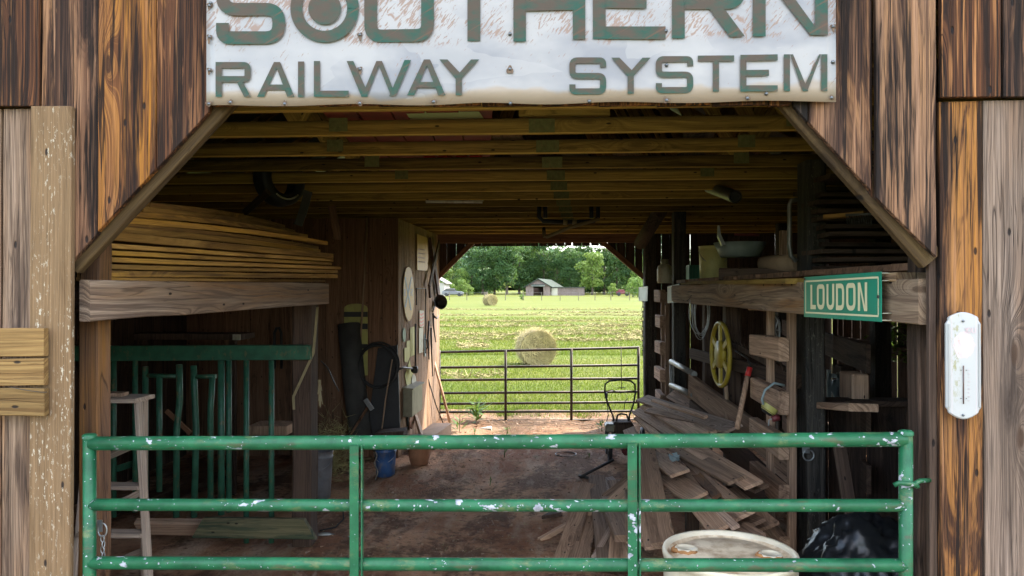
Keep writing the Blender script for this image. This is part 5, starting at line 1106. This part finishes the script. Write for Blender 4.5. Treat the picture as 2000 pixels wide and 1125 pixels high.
m = MB(); m.tube([a_+Vector((0, .03, 0)), a_+Vector((0, .035, 0))], .045, 14); m.build('mouth', M['black'], hl)
for nm, lb, pts in (('small_sign', 'pale green small sign fixed at the far end of the right beam', [(1313, 560, 7.75), (1336, 554, 7.35), (1334, 591, 7.35), (1313, 592, 7.75)]), ('small_sign', 'pale green small sign on the back doorpost', [(1254, 561, 11.2), (1272, 559, 10.6), (1271, 588, 10.6), (1254, 588, 11.2)])):
    pp = [at(*p)+Vector((-.05, 0, 0)) for p in pts]; m = MB(); m.prism(pp, (.005, 0, 0)); o = tag(m.build(nm, M['signback']), lb, 'sign', 'small pale signs on the right bay')
    m = MB(); cen = sum(pp, Vector())/4
    for k in range(4): a, b = cen+(pp[k]-cen)*.86, cen+(pp[(k+1) % 4]-cen)*.86; m.bar(a+Vector((-.003, 0, 0)), b+Vector((-.003, 0, 0)), .008, .002, (1, 0, 0))
    m.build('border', M['cream'], o)
# pipe panel by the back of the right bay
pp_ = root('pipe_fence', at(1330, 760, 8.0), 'short zinc pipe panel ahead of the partition boards', 'pipe panel')
for y0_, y1_ in ((706, 731), (752, 772)): m = MB(); m.tube([at(1311, y0_, 8.3), at(1356, y1_, 7.2)], .03, 10); m.build('rail', M['tin'], pp_)
m = MB(); m.tube([at(1311, 704, 8.3), at(1311, 790, 8.3)], .02, 8); m.build('upright', M['tin'], pp_)
# right near bay: frame, shelf plank, crates, dark stacked boards, rake
kf = root('slatted_stand', at(1625, 775, 6.0), 'grey slatted frame with crossed bars in the right bay gloom', 'frame')
for a, b in (((1619, 722), (1619, 775)), ((1638, 728), (1638, 775)), ((1618, 733), (1640, 735)), ((1630, 742), (1636, 772)), ((1630, 742), (1625, 760)), ((1625, 758), (1632, 775))):
    m = MB(); m.bar(at(*a, 6.0), at(*b, 6.0), .03, .02, (0, 1, 0)); m.build('slat', M['greyblue'], kf)
tag(board('shelf_board', at(1612, 792, 5.3), at(1686, 796, 4.3), .16, .045, (0, 0, 1), M['pile'], tone=-.3), 'grey board end jutting from behind the big tarred post', 'board')
m = MB(); c = at(1668, 770, 5.6); m.box((c.x, 5.6, c.z+.06), (.12, .25, .2)); tag(m.build('wood_block', M['pile'], bevel=.01), 'wooden block touched by slits of sun in the right bay', 'block')
m = MB(); c = at(1648, 730, 6.4); m.box((c.x, 6.4, c.z), (.12, .2, .14)); tag(m.build('wooden_crate', M['dark']), 'small dark crate behind the grey frame', 'crate')
tag(board('plank_prop', at(1640, 870, 4.6), at(1668, 1040, 4.3), .07, .03, (0, 1, 0), M['dark'], tone=-.6), 'dark plank propped in the right bay above the bag', 'plank')
for k in range(12):
    z_ = 2.24+k*.055; y_ = 5.2+random.uniform(-.15, .15)
    tag(board('dark_board', (1.72+random.uniform(0, .1), y_, z_), (3.4, y_+.1+random.uniform(-.2, .2), z_+random.uniform(-.02, .02)), .3, .03, (0, 0, 1), M['dark'], tone=random.uniform(-.9, .3)), OR[k]+' dark rough board, counted upward, of the stack on the right loft shelf', 'board', 'dark boards stacked on the right loft')
gr_ = root('garden_rake', at(1680, 440, 4.6), 'garden rake head hanging on the dark board stack', 'rake')
m = MB(); m.bar(at(1652, 420, 4.7), at(1704, 418, 4.6), .014, .014); m.build('head', M['blacksteel'], gr_)
for k in range(11): p = at(1654+k*4.7, 421, 4.69-k*.008); m = MB(); m.tube([p, p+Vector((0, -.01, -.06))], .004, 5); m.build('tine', M['blacksteel'], gr_)
m = MB(); m.tube([at(1704, 417, 4.6), at(1760, 405, 4.4)], .012, 8); m.build('handle', M['tan'], gr_)
tag(board('loft_strip', at(1612, 424, 5.0), at(1690, 417, 4.8), .05, .03, (0, 0, 1), M['lumber'], tone=.6), 'thin pale strip on top of the dark board stack', 'strip')
wl2 = root('spoked_hoop', at(1512, 660, 7.4), 'small dark spoked wheel hanging in the gloom behind the rack', 'wheel')
c = at(1513, 645, 7.2); m = MB(); m.tube([c+Vector((.05*math.cos(q), 0, .13*math.sin(q))) for q in ang[:-1:2]], .012, 6, True); m.build('rim', M['steel'], wl2)
for k in range(4): q = k*math.pi/4; m = MB(); m.bar(c-Vector((.05*math.cos(q), 0, .13*math.sin(q))), c+Vector((.05*math.cos(q), 0, .13*math.sin(q))), .012, .01); m.build('spoke', M['steel'], wl2)
# vine creeping in through the slits of the far right wall
T = strands((4.3, 9.6, 1.2), (.03, .3, .5), 260, .1, .02, .6)
tag(tri_mesh('vine', T, M['weed']), 'leafy vine creeping through slits of the far side wall', 'vine')

# ------------------------------------------------------------------ ceiling things
ty = root('tyre', at(548, 400, 6.1), 'worn black tyre hung between the joists over the lumber', 'tyre')
c = at(546, 352, 6.2); axt = Vector((.85, -.5, .1)).normalized(); Mt = axt.to_track_quat('Z', 'Y').to_matrix(); m = MB()
m.lathe([(.13, -.06), (.17, -.075), (.215, -.07), (.225, -.04), (.225, .04), (.215, .07), (.17, .075), (.13, .06), (.125, .05), (.2, .03), (.2, -.03), (.125, -.05), (.13, -.06)], c, 36, Mt); m.build('carcass', M['black'], ty)
m = MB()
for k in range(16): q = 4.1+k*.09; pq = c+Mt @ Vector((.175*math.cos(q), .175*math.sin(q), .077)); m.box(pq, (.01, .01, .014))
m.build('sidewall_mark', M['cream'], ty)
tag(board('hung_plank', at(478, 415, 6.4), at(524, 375, 6.0), .06, .03, (0, 1, .3), M['dark'], tone=-.5), 'dark plank slung under the joists by the tyre', 'plank')
tag(board('hung_strip', at(602, 373, 6.0), at(582, 440, 6.0), .07, .01, (0, 1, 0), M['rubbermat'], bow=.02), 'broad dark strip hanging from the joists beside the tyre', 'strip')
tag(board('hung_lath', at(648, 402, 6.8), at(660, 468, 6.8), .07, .012, (0, 1, 0), M['room']), 'brown lath hanging from the joists above the lumber ends', 'lath')
lt = root('tube_light', at(887, 396, 7.4), 'long thin fluorescent tube fitting under the joists', 'lamp')
m = MB(); m.tube([at(832, 394, 7.4), at(942, 394.5, 7.4)], .014, 10); m.build('tube', M['tube'], lt)
m = MB(); m.span(at(830, 391, 7.41), at(944, 392.5, 7.41)+Vector((0, .05, .005))); m.build('housing', M['boxgrey'], lt)
pb = root('pipe_hanger', at(1110, 440, 8.4), 'black pipe hanger with a tan pipe elbow under the joists', 'pipe')
for x0_, x1_ in ((1053, 1065), (1168, 1155)):
    m = MB(); m.tube([at(x0_, 404, 8.4), at(x0_, 424, 8.4), at(x0_+(8 if x0_ < 1100 else -8), 432, 8.4), at(1108, 434, 8.4)], .024, 10); m.build('pipe', M['black'], pb)
    m = MB(); m.tube([at(x1_, 404, 8.5), at(x1_, 426, 8.5)], .024, 10); m.build('dropper', M['black'], pb)
m = MB(); m.tube([at(1062, 446, 8.3), at(1063, 462, 8.2), at(1068, 463, 8.2), at(1110, 445, 8.3), at(1170, 428, 8.3)], .02, 10); m.build('elbow_pipe', M['brownpipe'], pb)
for k, x_ in enumerate((1100, 1118)): m = MB(); m.tube([at(x_, 434, 8.38), at(x_+8, 434.5, 8.38)], .032, 12); m.build('coupling', M['brownpipe'], pb)
# things stored on top of the joists
for k in range(5):
    x0_ = -1.45+k*.2; o = board('red_sheet', (x0_+.3, 3.3, 3.13+k*.004), (x0_, 6.6, 3.13+k*.004), .19, .012, (0, 0, 1), M['redsheet']); tag(o, ['outermost', 'second', 'third', 'fourth', 'innermost'][k]+' red sheet laid over the joists, counted from the lumber side', 'sheet', 'red sheets laid over the joists')
m = MB(); m.prism([at(780, 207, 4.35)+Vector((0, 0, .012)), at(925, 207, 4.35)+Vector((0, 0, .012)), at(945, 231, 4.33), at(800, 231, 4.33)], (0, .03, 0)); tag(m.build('pale_sheet', M['palegreen']), 'pale green panel edge above the first joists', 'panel')
tag(board('cross_timber', at(1014, 214, 4.36), at(1190, 212, 4.36), .1, .1, (0, 0, 1), M['joist'], tone=-.2), 'short thick timber lying over the first joists', 'timber')
for k in range(6):
    tag(board('stored_board', (-.3+k*.42, 4.9+.3*(k % 3), 3.12), (.1+k*.42, 8.2, 3.14), .2, .025, (0, 0, 1), M['dark' if k % 2 else 'room'], tone=.2), OR[k]+' loose board stored over the joists, counted from the lumber side', 'board', 'boards stored over the joists')
for k in range(4):
    m = MB(); c = at(840+k*30, 306, 5.75); m.box((c.x, 5.75, ZJ+.075), (.1, .1, .06), k); tag(m.build('red_rag', M['red'], bevel=.015), OR[k]+' small red bundle peeping over the third joist, counted from the lumber side', 'bundle', 'red bundles over the joists')

# ------------------------------------------------------------------ hay bales
def bale(label, px, pyb, Y, D, L, face):
    c0 = at(px, pyb, Y); zc_ = hz(Y)+D/2-.05; c = Vector((c0.x, Y, zc_)); ro = root('hay_bale', (c.x, c.y, hz(Y)), label, 'hay bale', 'round hay bales in the field')
    axb = Vector((math.sin(face), -math.cos(face), 0)); Mb = axb.to_track_quat('Z', 'X').to_matrix()
    m = MB(); k = 64; prof = []
    rs = [.02, .12, .22, .32, .42, .48, .5]; 
    prof = [(r_*D, L/2+.03*(1-(r_/.5)**2)+.012*math.sin(r_*60)) for r_ in rs] + [(.505*D, L*.3), (.502*D, 0), (.505*D, -L*.3), (.5*D, -L/2), (.3*D, -L/2), (.001, -L/2)]
    vs0 = len(m.v); m.lathe(prof, (0, 0, 0), k)
    v2 = []
    for v in m.v:
        v = Vector(v); v *= 1+.035*mnoise.noise(v*4)+.02*mnoise.noise(v*11); w_ = c+Mb @ v; v2.append(tuple(w_))
    m.v = v2; m.build('body', M['straw_shaded'], ro)
    n = 5200; q = rng.uniform(0, 2*np.pi, n); zz = rng.uniform(-L/2, L/2, n); rad = D*.5+rng.uniform(-.01, .03, n)
    base = np.stack([rad*np.cos(q), rad*np.sin(q), zz], 1)
    tan_ = np.stack([-np.sin(q), np.cos(q), np.zeros(n)], 1); out_ = np.stack([np.cos(q), np.sin(q), np.zeros(n)], 1)
    d = tan_*rng.choice([-1, 1], n)[:, None]+out_*rng.uniform(.0, .9, n)[:, None]+rng.normal(0, .3, (n, 3)); d /= np.linalg.norm(d, axis=1)[:, None]
    s_ = np.cross(d, out_); s_ /= np.linalg.norm(s_, axis=1)[:, None]+1e-9; l = rng.uniform(.08, .26, n)[:, None]*D/1.25
    T1 = np.stack([base-s_*.006, base+s_*.006, base+d*l], 1)
    nf = 2600; q = rng.uniform(0, 2*np.pi, nf); rf = D*.5*np.sqrt(rng.uniform(0, 1, nf)); base = np.stack([rf*np.cos(q), rf*np.sin(q), np.full(nf, L/2+.02)], 1)
    d = np.stack([-np.sin(q), np.cos(q), rng.uniform(-.05, .35, nf)], 1)+rng.normal(0, .35, (nf, 3)); d /= np.linalg.norm(d, axis=1)[:, None]; s_ = np.cross(d, np.array([0, 0, 1.])); s_ /= np.linalg.norm(s_, axis=1)[:, None]+1e-9
    T2 = np.stack([base-s_*.006, base+s_*.006, base+d*rng.uniform(.08, .25, nf)[:, None]*D/1.25], 1)
    Mn = np.array(Mb); T = np.concatenate([T1, T2]) @ Mn.T+np.array(c)
    tag(tri_mesh('loose_straw', T, M['straw'], ro), kind='stuff')
bale('big round hay bale with loose straw just beyond the back gate', 1046, 708, 21.5, 1.0, 1.0, .2)
bale('small distant round hay bale far out in the field', 957, 594, 76, 1.1, 1.25, .5)

# ------------------------------------------------------------------ grass, windrows
def blades(n, x0, x1, y0, y1, h0, h1, wd_, lean=.45):
    y = y0+(y1-y0)*rng.uniform(0, 1, n)**1.4; xm = y*.02; x = xm+rng.uniform(x0, x1, n)*y/y1
    z = np.interp(y, [20, 78, 160], [0, .74, 1.3])-.03; base = np.stack([x, y, z], 1)
    a = rng.uniform(0, 6.28, n); s = np.stack([np.cos(a), np.sin(a), np.zeros(n)], 1)*wd_; hgt = rng.uniform(h0, h1, n)
    d = np.stack([rng.normal(0, lean, n)*hgt, rng.normal(0, lean, n)*hgt, hgt], 1)
    return np.stack([base-s, base+s, base+d], 1)
T = np.concatenate([blades(60000, -7, 7, 12.4, 26, .03, .1, .006), blades(50000, -13, 13, 24, 50, .05, .12, .012)])
tag(tri_mesh('grass', T, M['blade']), kind='stuff')
# fringe of taller grass at the barn's back edge
n = 1500; x = rng.uniform(-2.2, 2.2, n); y = rng.normal(12.55, .25, n); y = np.maximum(y, 12.1); base = np.stack([x, y, np.full(n, .0)], 1); a = rng.uniform(0, 6.28, n); s = np.stack([np.cos(a), np.sin(a), 0*a], 1)*.005; hgt = rng.uniform(.04, .16, n)
tag(tri_mesh('grass', np.stack([base-s, base+s, base+np.stack([rng.normal(0, .4, n)*hgt, rng.normal(0, .4, n)*hgt, hgt], 1)], 1), M['blade']), kind='stuff')
Tw = []
for d_, xa_, xb_, dens, hh_ in ((30.5, -6, 6.5, 1700, .16), (33.5, -6, 5.5, 1800, .2), (36, 0, 7, 900, .2), (39.5, -7.5, 4, 1500, .18), (45, -8, 7, 1600, .18), (53, -9, 11, 1700, .17), (58, 0, 11, 1200, .17), (64, -11, 6, 1200, .15), (41, 2, 8, 700, .2), (57, 11, 16, 500, .2), (21.5, -5.2, -3.4, 150, .1), (27, -3.5, -2.3, 350, .28), (18.5, -3.2, -1.2, 250, .07)):
    n = int(dens*.95); u = rng.uniform(0, 1, n); cx_ = np.sin(u*9+d_)*.35+np.sin(u*23+d_*2)*.25; clump = .45+.9*(np.sin(u*31+d_*3)*.5+.5)*(np.sin(u*13+d_)*.5+.5)
    base = np.stack([xa_+(xb_-xa_)*u, d_+cx_+rng.normal(0, .24, n), np.interp(d_, [20, 78, 160], [0, .74, 1.3])+np.abs(rng.normal(0, 1, n))*hh_*.5*clump-.03], 1)
    d = rng.normal(0, 1, (n, 3))*np.array([1, .7, .35]); d /= np.linalg.norm(d, axis=1)[:, None]; s_ = np.cross(d, rng.normal(0, 1, (n, 3))); s_ /= np.linalg.norm(s_, axis=1)[:, None]+1e-9
    Tw.append(np.stack([base-s_*.018, base+s_*.018, base+d*rng.uniform(.15, .4, n)[:, None]], 1))
tag(tri_mesh('cut_hay', np.concatenate(Tw), M['hay']), kind='stuff')

# ------------------------------------------------------------------ far barn, house, car, fence
def far(px, Y, z): p = at(px, 577, Y); return Vector((p.x, Y, hz(Y)+z))
YQ = 160; k_ = YQ/F
fb = root('far_barn', far(1083, YQ, 0), 'small grey wooden barn with tin roof at the far edge of the field', 'barn')
x0, x1 = far(1027, YQ, 0).x, far(1075, YQ, 0).x; g0 = hz(YQ); hw, hp = 17.5*k_, 31*k_; xm = far(1051, YQ, 0).x; xo0, xo1 = far(1041, YQ, 0).x, far(1062, YQ, 0).x; zo = 17.8*k_
dep = 16
m = MB()
def fw(pts, th=.15): m.prism([(a, YQ, g0+b) for a, b in pts], (0, th, 0))
fw([(x0, -.1), (xo0, -.1), (xo0, hw), (x0, hw)]); fw([(xo1, -.1), (x1, -.1), (x1, hw), (xo1, hw)]); fw([(xo0, zo), (xo1, zo), (xo1, hw+.3), (xo0, hw+.3)]) if zo < hw else None
m.build('wall', M['farwood'], fb)
m = MB(); m.prism([(x0, YQ-.02, g0+hw), (x1, YQ-.02, g0+hw), (xm, YQ-.02, g0+hp)], (0, .15, 0)); m.build('gable', M['farwood'], fb)
m = MB(); m.prism([(x1-.1, YQ+.2, g0-.1), (x1, YQ+.2, g0-.1), (x1, YQ+.2, g0+hw), (x1-.1, YQ+.2, g0+hw)], (0, dep, 0)); m.prism([(x0, YQ+.2, g0-.1), (x0+.1, YQ+.2, g0-.1), (x0+.1, YQ+.2, g0+hw), (x0, YQ+.2, g0+hw)], (0, dep, 0)); m.span((x0, YQ+dep, g0), (x1, YQ+dep+.2, g0+hw)); m.build('side_wall', M['dark'], fb)
# roof: ridge runs back and to the right
xr0 = far(1102, YQ, 0).x
for s_, xe in ((-1, x0-.45), (1, x1+.45)):
    sk = (xr0-x1)*.95
    m = MB(); ze = g0+hw-.25; m.prism([(xm, YQ-.5, g0+hp+.1), (xe, YQ-.5, ze), (xe, YQ-.5, ze+.15), (xm, YQ-.5, g0+hp+.25)], (sk if s_ > 0 else sk, dep+.5, 0)); m.build('roof', M['tin_roof'], fb)
m = MB(); m.prism([(xo0-.3, YQ-.1, g0+zo+.35), (xo1+.2, YQ-.1, g0+zo+.35), (xo1+.3, YQ-1.4, g0+zo-.05), (xo0-.4, YQ-1.4, g0+zo-.05)], (0, 0, .1)); m.build('awning', M['tin_roof'], fb)
for a in (1041, 1062): m = MB(); p = far(a, YQ-1.3, 0); m.span((p.x-.08, YQ-1.38, g0-.1), (p.x+.08, YQ-1.22, g0+zo)); m.build('post', M['farwood'], fb)
lx0, lx1 = far(1076, YQ, 0).x, far(1142, YQ, 0).x; m = MB(); m.span((lx0, YQ+1, g0-.1), (lx1, YQ+5, g0+15.5*k_)); m.build('lean_to', M['farwood'], fb)
m = MB(); m.span((lx0-.2, YQ+.7, g0+15.5*k_), (lx1+.25, YQ+5.3, g0+16.8*k_)); m.build('lean_to_roof', M['tin_roof'], fb)
for a, b, c_, d in ((1080, 1083, 6, 12), ): m = MB(); m.span((far(a, YQ, 0).x, YQ+.95, g0+c_*k_), (far(b, YQ, 0).x, YQ+.99, g0+d*k_)); m.build('window', M['glass'], fb)
m = MB(); m.span((far(1077, YQ, 0).x, YQ+.93, g0), (far(1089, YQ, 0).x, YQ+.98, g0+14.5*k_)); m.build('door', M['cream'], fb)
hs = root('house', far(850, 150, 0), 'pale gabled house corner just visible past the wall end', 'house')
a0 = far(868, 150, 0).x; m = MB(); m.span((a0-8, 150, hz(150)-.2), (a0, 158, hz(150)+2.7)); m.build('wall', M['housewall'], hs)
m = MB(); m.prism([(a0+.4, 149.5, hz(150)+2.5), (a0-4, 149.5, hz(150)+5), (a0-8.4, 149.5, hz(150)+2.5), (a0-4, 149.5, hz(150)+5.2)], (0, 9, 0)); m.prism([(a0+.4, 149.5, hz(150)+2.5), (a0+.4, 149.5, hz(150)+2.7), (a0-4, 149.5, hz(150)+5.2), (a0-4, 149.5, hz(150)+5)], (0, 9, 0)); m.build('roof', M['grey'], hs)
cr = root('parked_car', far(885, 150, 0), 'silver car parked in front of the woods by the pale house', 'car')
c = far(885, 148, 0); cl = 2.1
def cpro(pts, w_, y_): m = MB(); m.prism([(c.x+a, c.y+y_, c.z+b) for a, b in pts], (0, w_, 0)); return m
cpro([(-cl, .35), (cl, .35), (cl, .8), (cl*.75, .95), (cl*.35, 1.0), (-cl*.95, 1.05), (-cl, .8)], 1.75, -.87).build('body', M['silver'], cr, bevel=.06)
cpro([(-cl*.9, 1.04), (cl*.4, 1.0), (cl*.1, 1.48), (-cl*.65, 1.5)], 1.5, -.75).build('windows', M['glass'], cr, bevel=.05)
cpro([(-cl*.72, 1.5), (cl*.14, 1.48), (cl*.06, 1.56), (-cl*.62, 1.58)], 1.4, -.7).build('roof', M['silver'], cr)
for a in (-1.3, 1.3):
    for y_ in (-.85, .85): m = MB(); m.lathe([(.0005, -.1), (.2, -.1), (.33, -.09), (.33, .09), (.2, .1), (.0005, .1)], (c.x+a, c.y+y_, c.z+.33), 18, Matrix(((1, 0, 0), (0, 0, 1), (0, 1, 0)))); m.build('wheel', M['black'], cr)
fc = root('wire_fence', far(1050, 100, 0), 'low wire fence on thin posts crossing the far field', 'fence')
prev = None
for px_ in (800, 840, 878, 912, 950, 987, 1022, 1058, 1094, 1130, 1162, 1193, 1230, 1265, 1300):
    p = far(px_, 104, 0); board('post', p-Vector((0, 0, .1)), p+Vector((random.uniform(-.05, .05), 0, 1.15)), .09, .09, (0, 1, 0), M['postwood'], fc, seg=1)
    if prev:
        for z_ in (.35, .7, 1.05): m = MB(); m.tube([prev+Vector((0, 0, z_)), p+Vector((0, 0, z_))], .008, 4); m.build('wire', M['steel'], fc)
    prev = p
p = far(949, 92, 0); tag(board('stump_post', p-Vector((0, 0, .1)), p+Vector((0, 0, 1.25)), .45, .4, (0, 1, 0), M['postwood']), 'thick old post standing behind the distant bale', 'post')
p = far(1216, 150, 0); m = MB(); m.box((p.x, p.y, p.z+.7), (2.6, 1, .5)); m.box((p.x-.3, p.y, p.z+1.1), (1.2, .9, .4)); m.build('body', M['maroon'], (tr2 := root('farm_cart', p, 'small red farm cart at the wood edge right of the far barn', 'cart')), bevel=.05)
for a in (-.8, .8): m = MB(); m.lathe([(.0005, -.1), (.38, -.1), (.38, .1), (.0005, .1)], (p.x+a, p.y-.55, p.z+.38), 14, Matrix(((1, 0, 0), (0, 0, 1), (0, 1, 0)))); m.build('wheel', M['black'], tr2)

# ------------------------------------------------------------------ trees
def leaf_quads(blobs, per, size, flat=.75):
    out = []
    for (cx_, cy_, cz_, r_) in blobs:
        n = max(20, int(per*r_*r_)); d = rng.normal(0, 1, (n, 3)); d /= np.linalg.norm(d, axis=1)[:, None]; d[:, 2] = np.where(d[:, 2] < -.35, -d[:, 2], d[:, 2])
        rad = r_*(1+rng.normal(0, .09, n))[:, None]; c = np.array([cx_, cy_, cz_])+d*rad*np.array([1, 1, flat])
        nn = d+rng.normal(0, .55, (n, 3)); nn /= np.linalg.norm(nn, axis=1)[:, None]; u = np.cross(nn, rng.normal(0, 1, (n, 3))); u /= np.linalg.norm(u, axis=1)[:, None]; v = np.cross(nn, u)
        s = size*rng.uniform(.5, 1.3, (n, 1)); out.append(np.stack([c-u*s, c-v*s*.6, c+u*s, c+v*s*.6], 1))
    return np.concatenate(out)
def tree_meshes(h_, w_, nb, mat, per=85, size=.24, conic=0.):
    bl = []
    for k in range(nb):
        q = random.random(); z = h_*(.1+.84*q); rmax = w_*(1-.75*conic*q)*(.55+.45*math.sin(math.pi*min(1, .2+q*.8))); a = random.uniform(0, 6.28); rr0 = rmax*random.uniform(.2, .75)
        bl.append((rr0*math.cos(a), rr0*math.sin(a), z, w_*random.uniform(.26, .46)*(1-.5*conic*q)))
    bl.append((0, 0, h_*.55, w_*.6)); bl.append((0, 0, h_*.9, w_*.3))
    Q = leaf_quads(bl, per, size)
    me = bpy.data.meshes.new('crown'); n = len(Q); v = Q.reshape(-1, 3); me.vertices.add(n*4); me.vertices.foreach_set('co', v.astype(np.float32).ravel()); me.loops.add(n*4); me.loops.foreach_set('vertex_index', np.arange(n*4, dtype=np.int32)); me.polygons.add(n); me.polygons.foreach_set('loop_start', np.arange(0, n*4, 4, dtype=np.int32)); me.polygons.foreach_set('loop_total', np.full(n, 4, dtype=np.int32)); me.materials.append(mat); me.update(calc_edges=True)
    m = MB(); m.tube([(0, 0, -.3), (.1, .05, h_*.3), (0, 0, h_*.8)], w_*.06+.08, 8, r1=.05)
    for k in range(5): a = k*1.3; m.tube([(0, 0, h_*(.25+.08*k)), (math.cos(a)*w_*.5, math.sin(a)*w_*.5, h_*(.45+.09*k))], .1, 6, r1=.03)
    tm = bpy.data.meshes.new('trunk'); tm.from_pydata(m.v, [], m.f); tm.materials.append(M['trunk']); tm.update()
    return me, tm
def tree(protos, p, sc, rz, label, grp):
    me, tm = protos; r_ = bpy.data.objects.new('tree', None); r_.empty_display_size = .5; Mx = Matrix.Translation(p) @ Matrix.Rotation(rz, 4, 'Z') @ Matrix.Scale(sc, 4); link(r_, None, Mx); tag(r_, label, 'tree', grp)
    for nm, mm in (('trunk', tm), ('crown', me)):
        o = bpy.data.objects.new(nm, mm); COL.objects.link(o); o.parent = r_
dk = [tree_meshes(14, 4.8, 28, M['leaf']) for _ in range(3)]; tl_ = [tree_meshes(15, 3.8, 26, M['leaf'], conic=.6) for _ in range(2)]; lt_ = [tree_meshes(10, 3.8, 22, M['leaf_light']) for _ in range(2)]; bu_ = [tree_meshes(4, 2.4, 10, M['leaf_light'], size=.17, per=160) for _ in range(2)]
G3 = 'broadleaf trees edging the far field'
spec = [(868, 184, lt_[0], .8, 'light green tree above the pale house'), (884, 192, dk[0], .75, 'dark tree above the parked car'), (900, 178, lt_[1], .6, 'light green tree right of the parked car'), (921, 186, tl_[0], .9, 'tall dark pointed tree left of the distant bale'), (943, 182, dk[1], .95, 'dark bushy tree above the distant bale'), (966, 190, tl_[1], 1.0, 'tall grey green tree between bale and far barn'), (990, 180, dk[2], .98, 'broad dark tree left of the far barn'), (1014, 188, dk[0], 1.08, 'broad tall tree just left of the far barn roof'), (1040, 196, lt_[1], 1.3, 'yellowish tall tree straight behind the far barn'), (1062, 190, dk[1], .95, 'dark tree behind the ridge of the far barn'), (1088, 187, tl_[0], .8, 'dark slim tree behind the low lean-to'), (1113, 184, dk[2], .84, 'dark round tree right of the lean-to'), (1140, 190, dk[0], .9, 'dark tree behind the end of the lean-to'), (1157, 172, lt_[0], .98, 'bright light green tree right of the far barn'), (1180, 186, dk[1], 1.05, 'tall dark tree above the red cart'), (1205, 182, tl_[1], .95, 'dark tall tree right of the red cart'), (1228, 176, dk[2], .9, 'dark tree toward the right doorpost'), (1250, 170, lt_[1], .85, 'pale green tree at the right doorpost'), (840, 180, dk[1], .9, 'dark tree hidden mostly by the side wall'), (1278, 178, dk[0], 1.0, 'dark tree mostly hidden by the back post')]
for px_, Y_, pr, sc, lb in spec: tree(pr, far(px_, Y_, -.1), sc*1.02, random.uniform(0, 6.28), lb, G3)
for px_, Y_, sc, lb in ((903, 158, .8, 'round shrub right of the parked car'), (915, 160, .6, 'low shrub at the wood edge near the car'), (872, 162, .9, 'light shrub left of the parked car'), (1236, 140, .85, 'big shrub near the right doorpost'), (1249, 132, .9, 'shrub at the right doorpost edge'), (1020, 106, .22, 'small dark shrub on the fence line'), (1196, 150, .6, 'low shrub left of the red cart')):
    tree(bu_[random.randint(0, 1)], far(px_, Y_, -.05), sc, random.uniform(0, 6.28), lb, 'shrubs edging the far field')
# woods behind (one mass) and the wooded hill
bl = []
for k in range(150):
    x_ = random.uniform(-75, 95); y_ = random.uniform(198, 235); hgt = random.uniform(9.5, 12.5)
    if x_ < -19: hgt *= .5
    elif -3 < x_ < 11: hgt *= .93
    for q in range(4): bl.append((x_+random.uniform(-2, 2), y_+random.uniform(-2, 2), hz(y_)+hgt*(.12+.25*q), random.uniform(2.2, 3.6)))
Q = leaf_quads(bl, 22, .42); tag(tri_mesh('woods', Q, M['leaf'], nv=4), kind='stuff')
def hillz(x, y): return hz(y)+31*math.exp(-((x+65)/70)**2-((y-430)/90)**2)
grid('hill', [float(a) for a in np.linspace(-330, 200, 40)], [float(a) for a in np.linspace(290, 640, 24)], lambda x, y: hillz(x, y)-.5, M['field'])
bl = []
for k in range(900):
    x_ = random.uniform(-170, 60); y_ = random.uniform(310, 450); bl.append((x_, y_, hillz(x_, y_)+random.uniform(2, 6), random.uniform(3, 5)))
Q = leaf_quads(bl, 6, .8); tag(tri_mesh('hill_woods', Q, M['leaf_haze'], nv=4), kind='stuff')
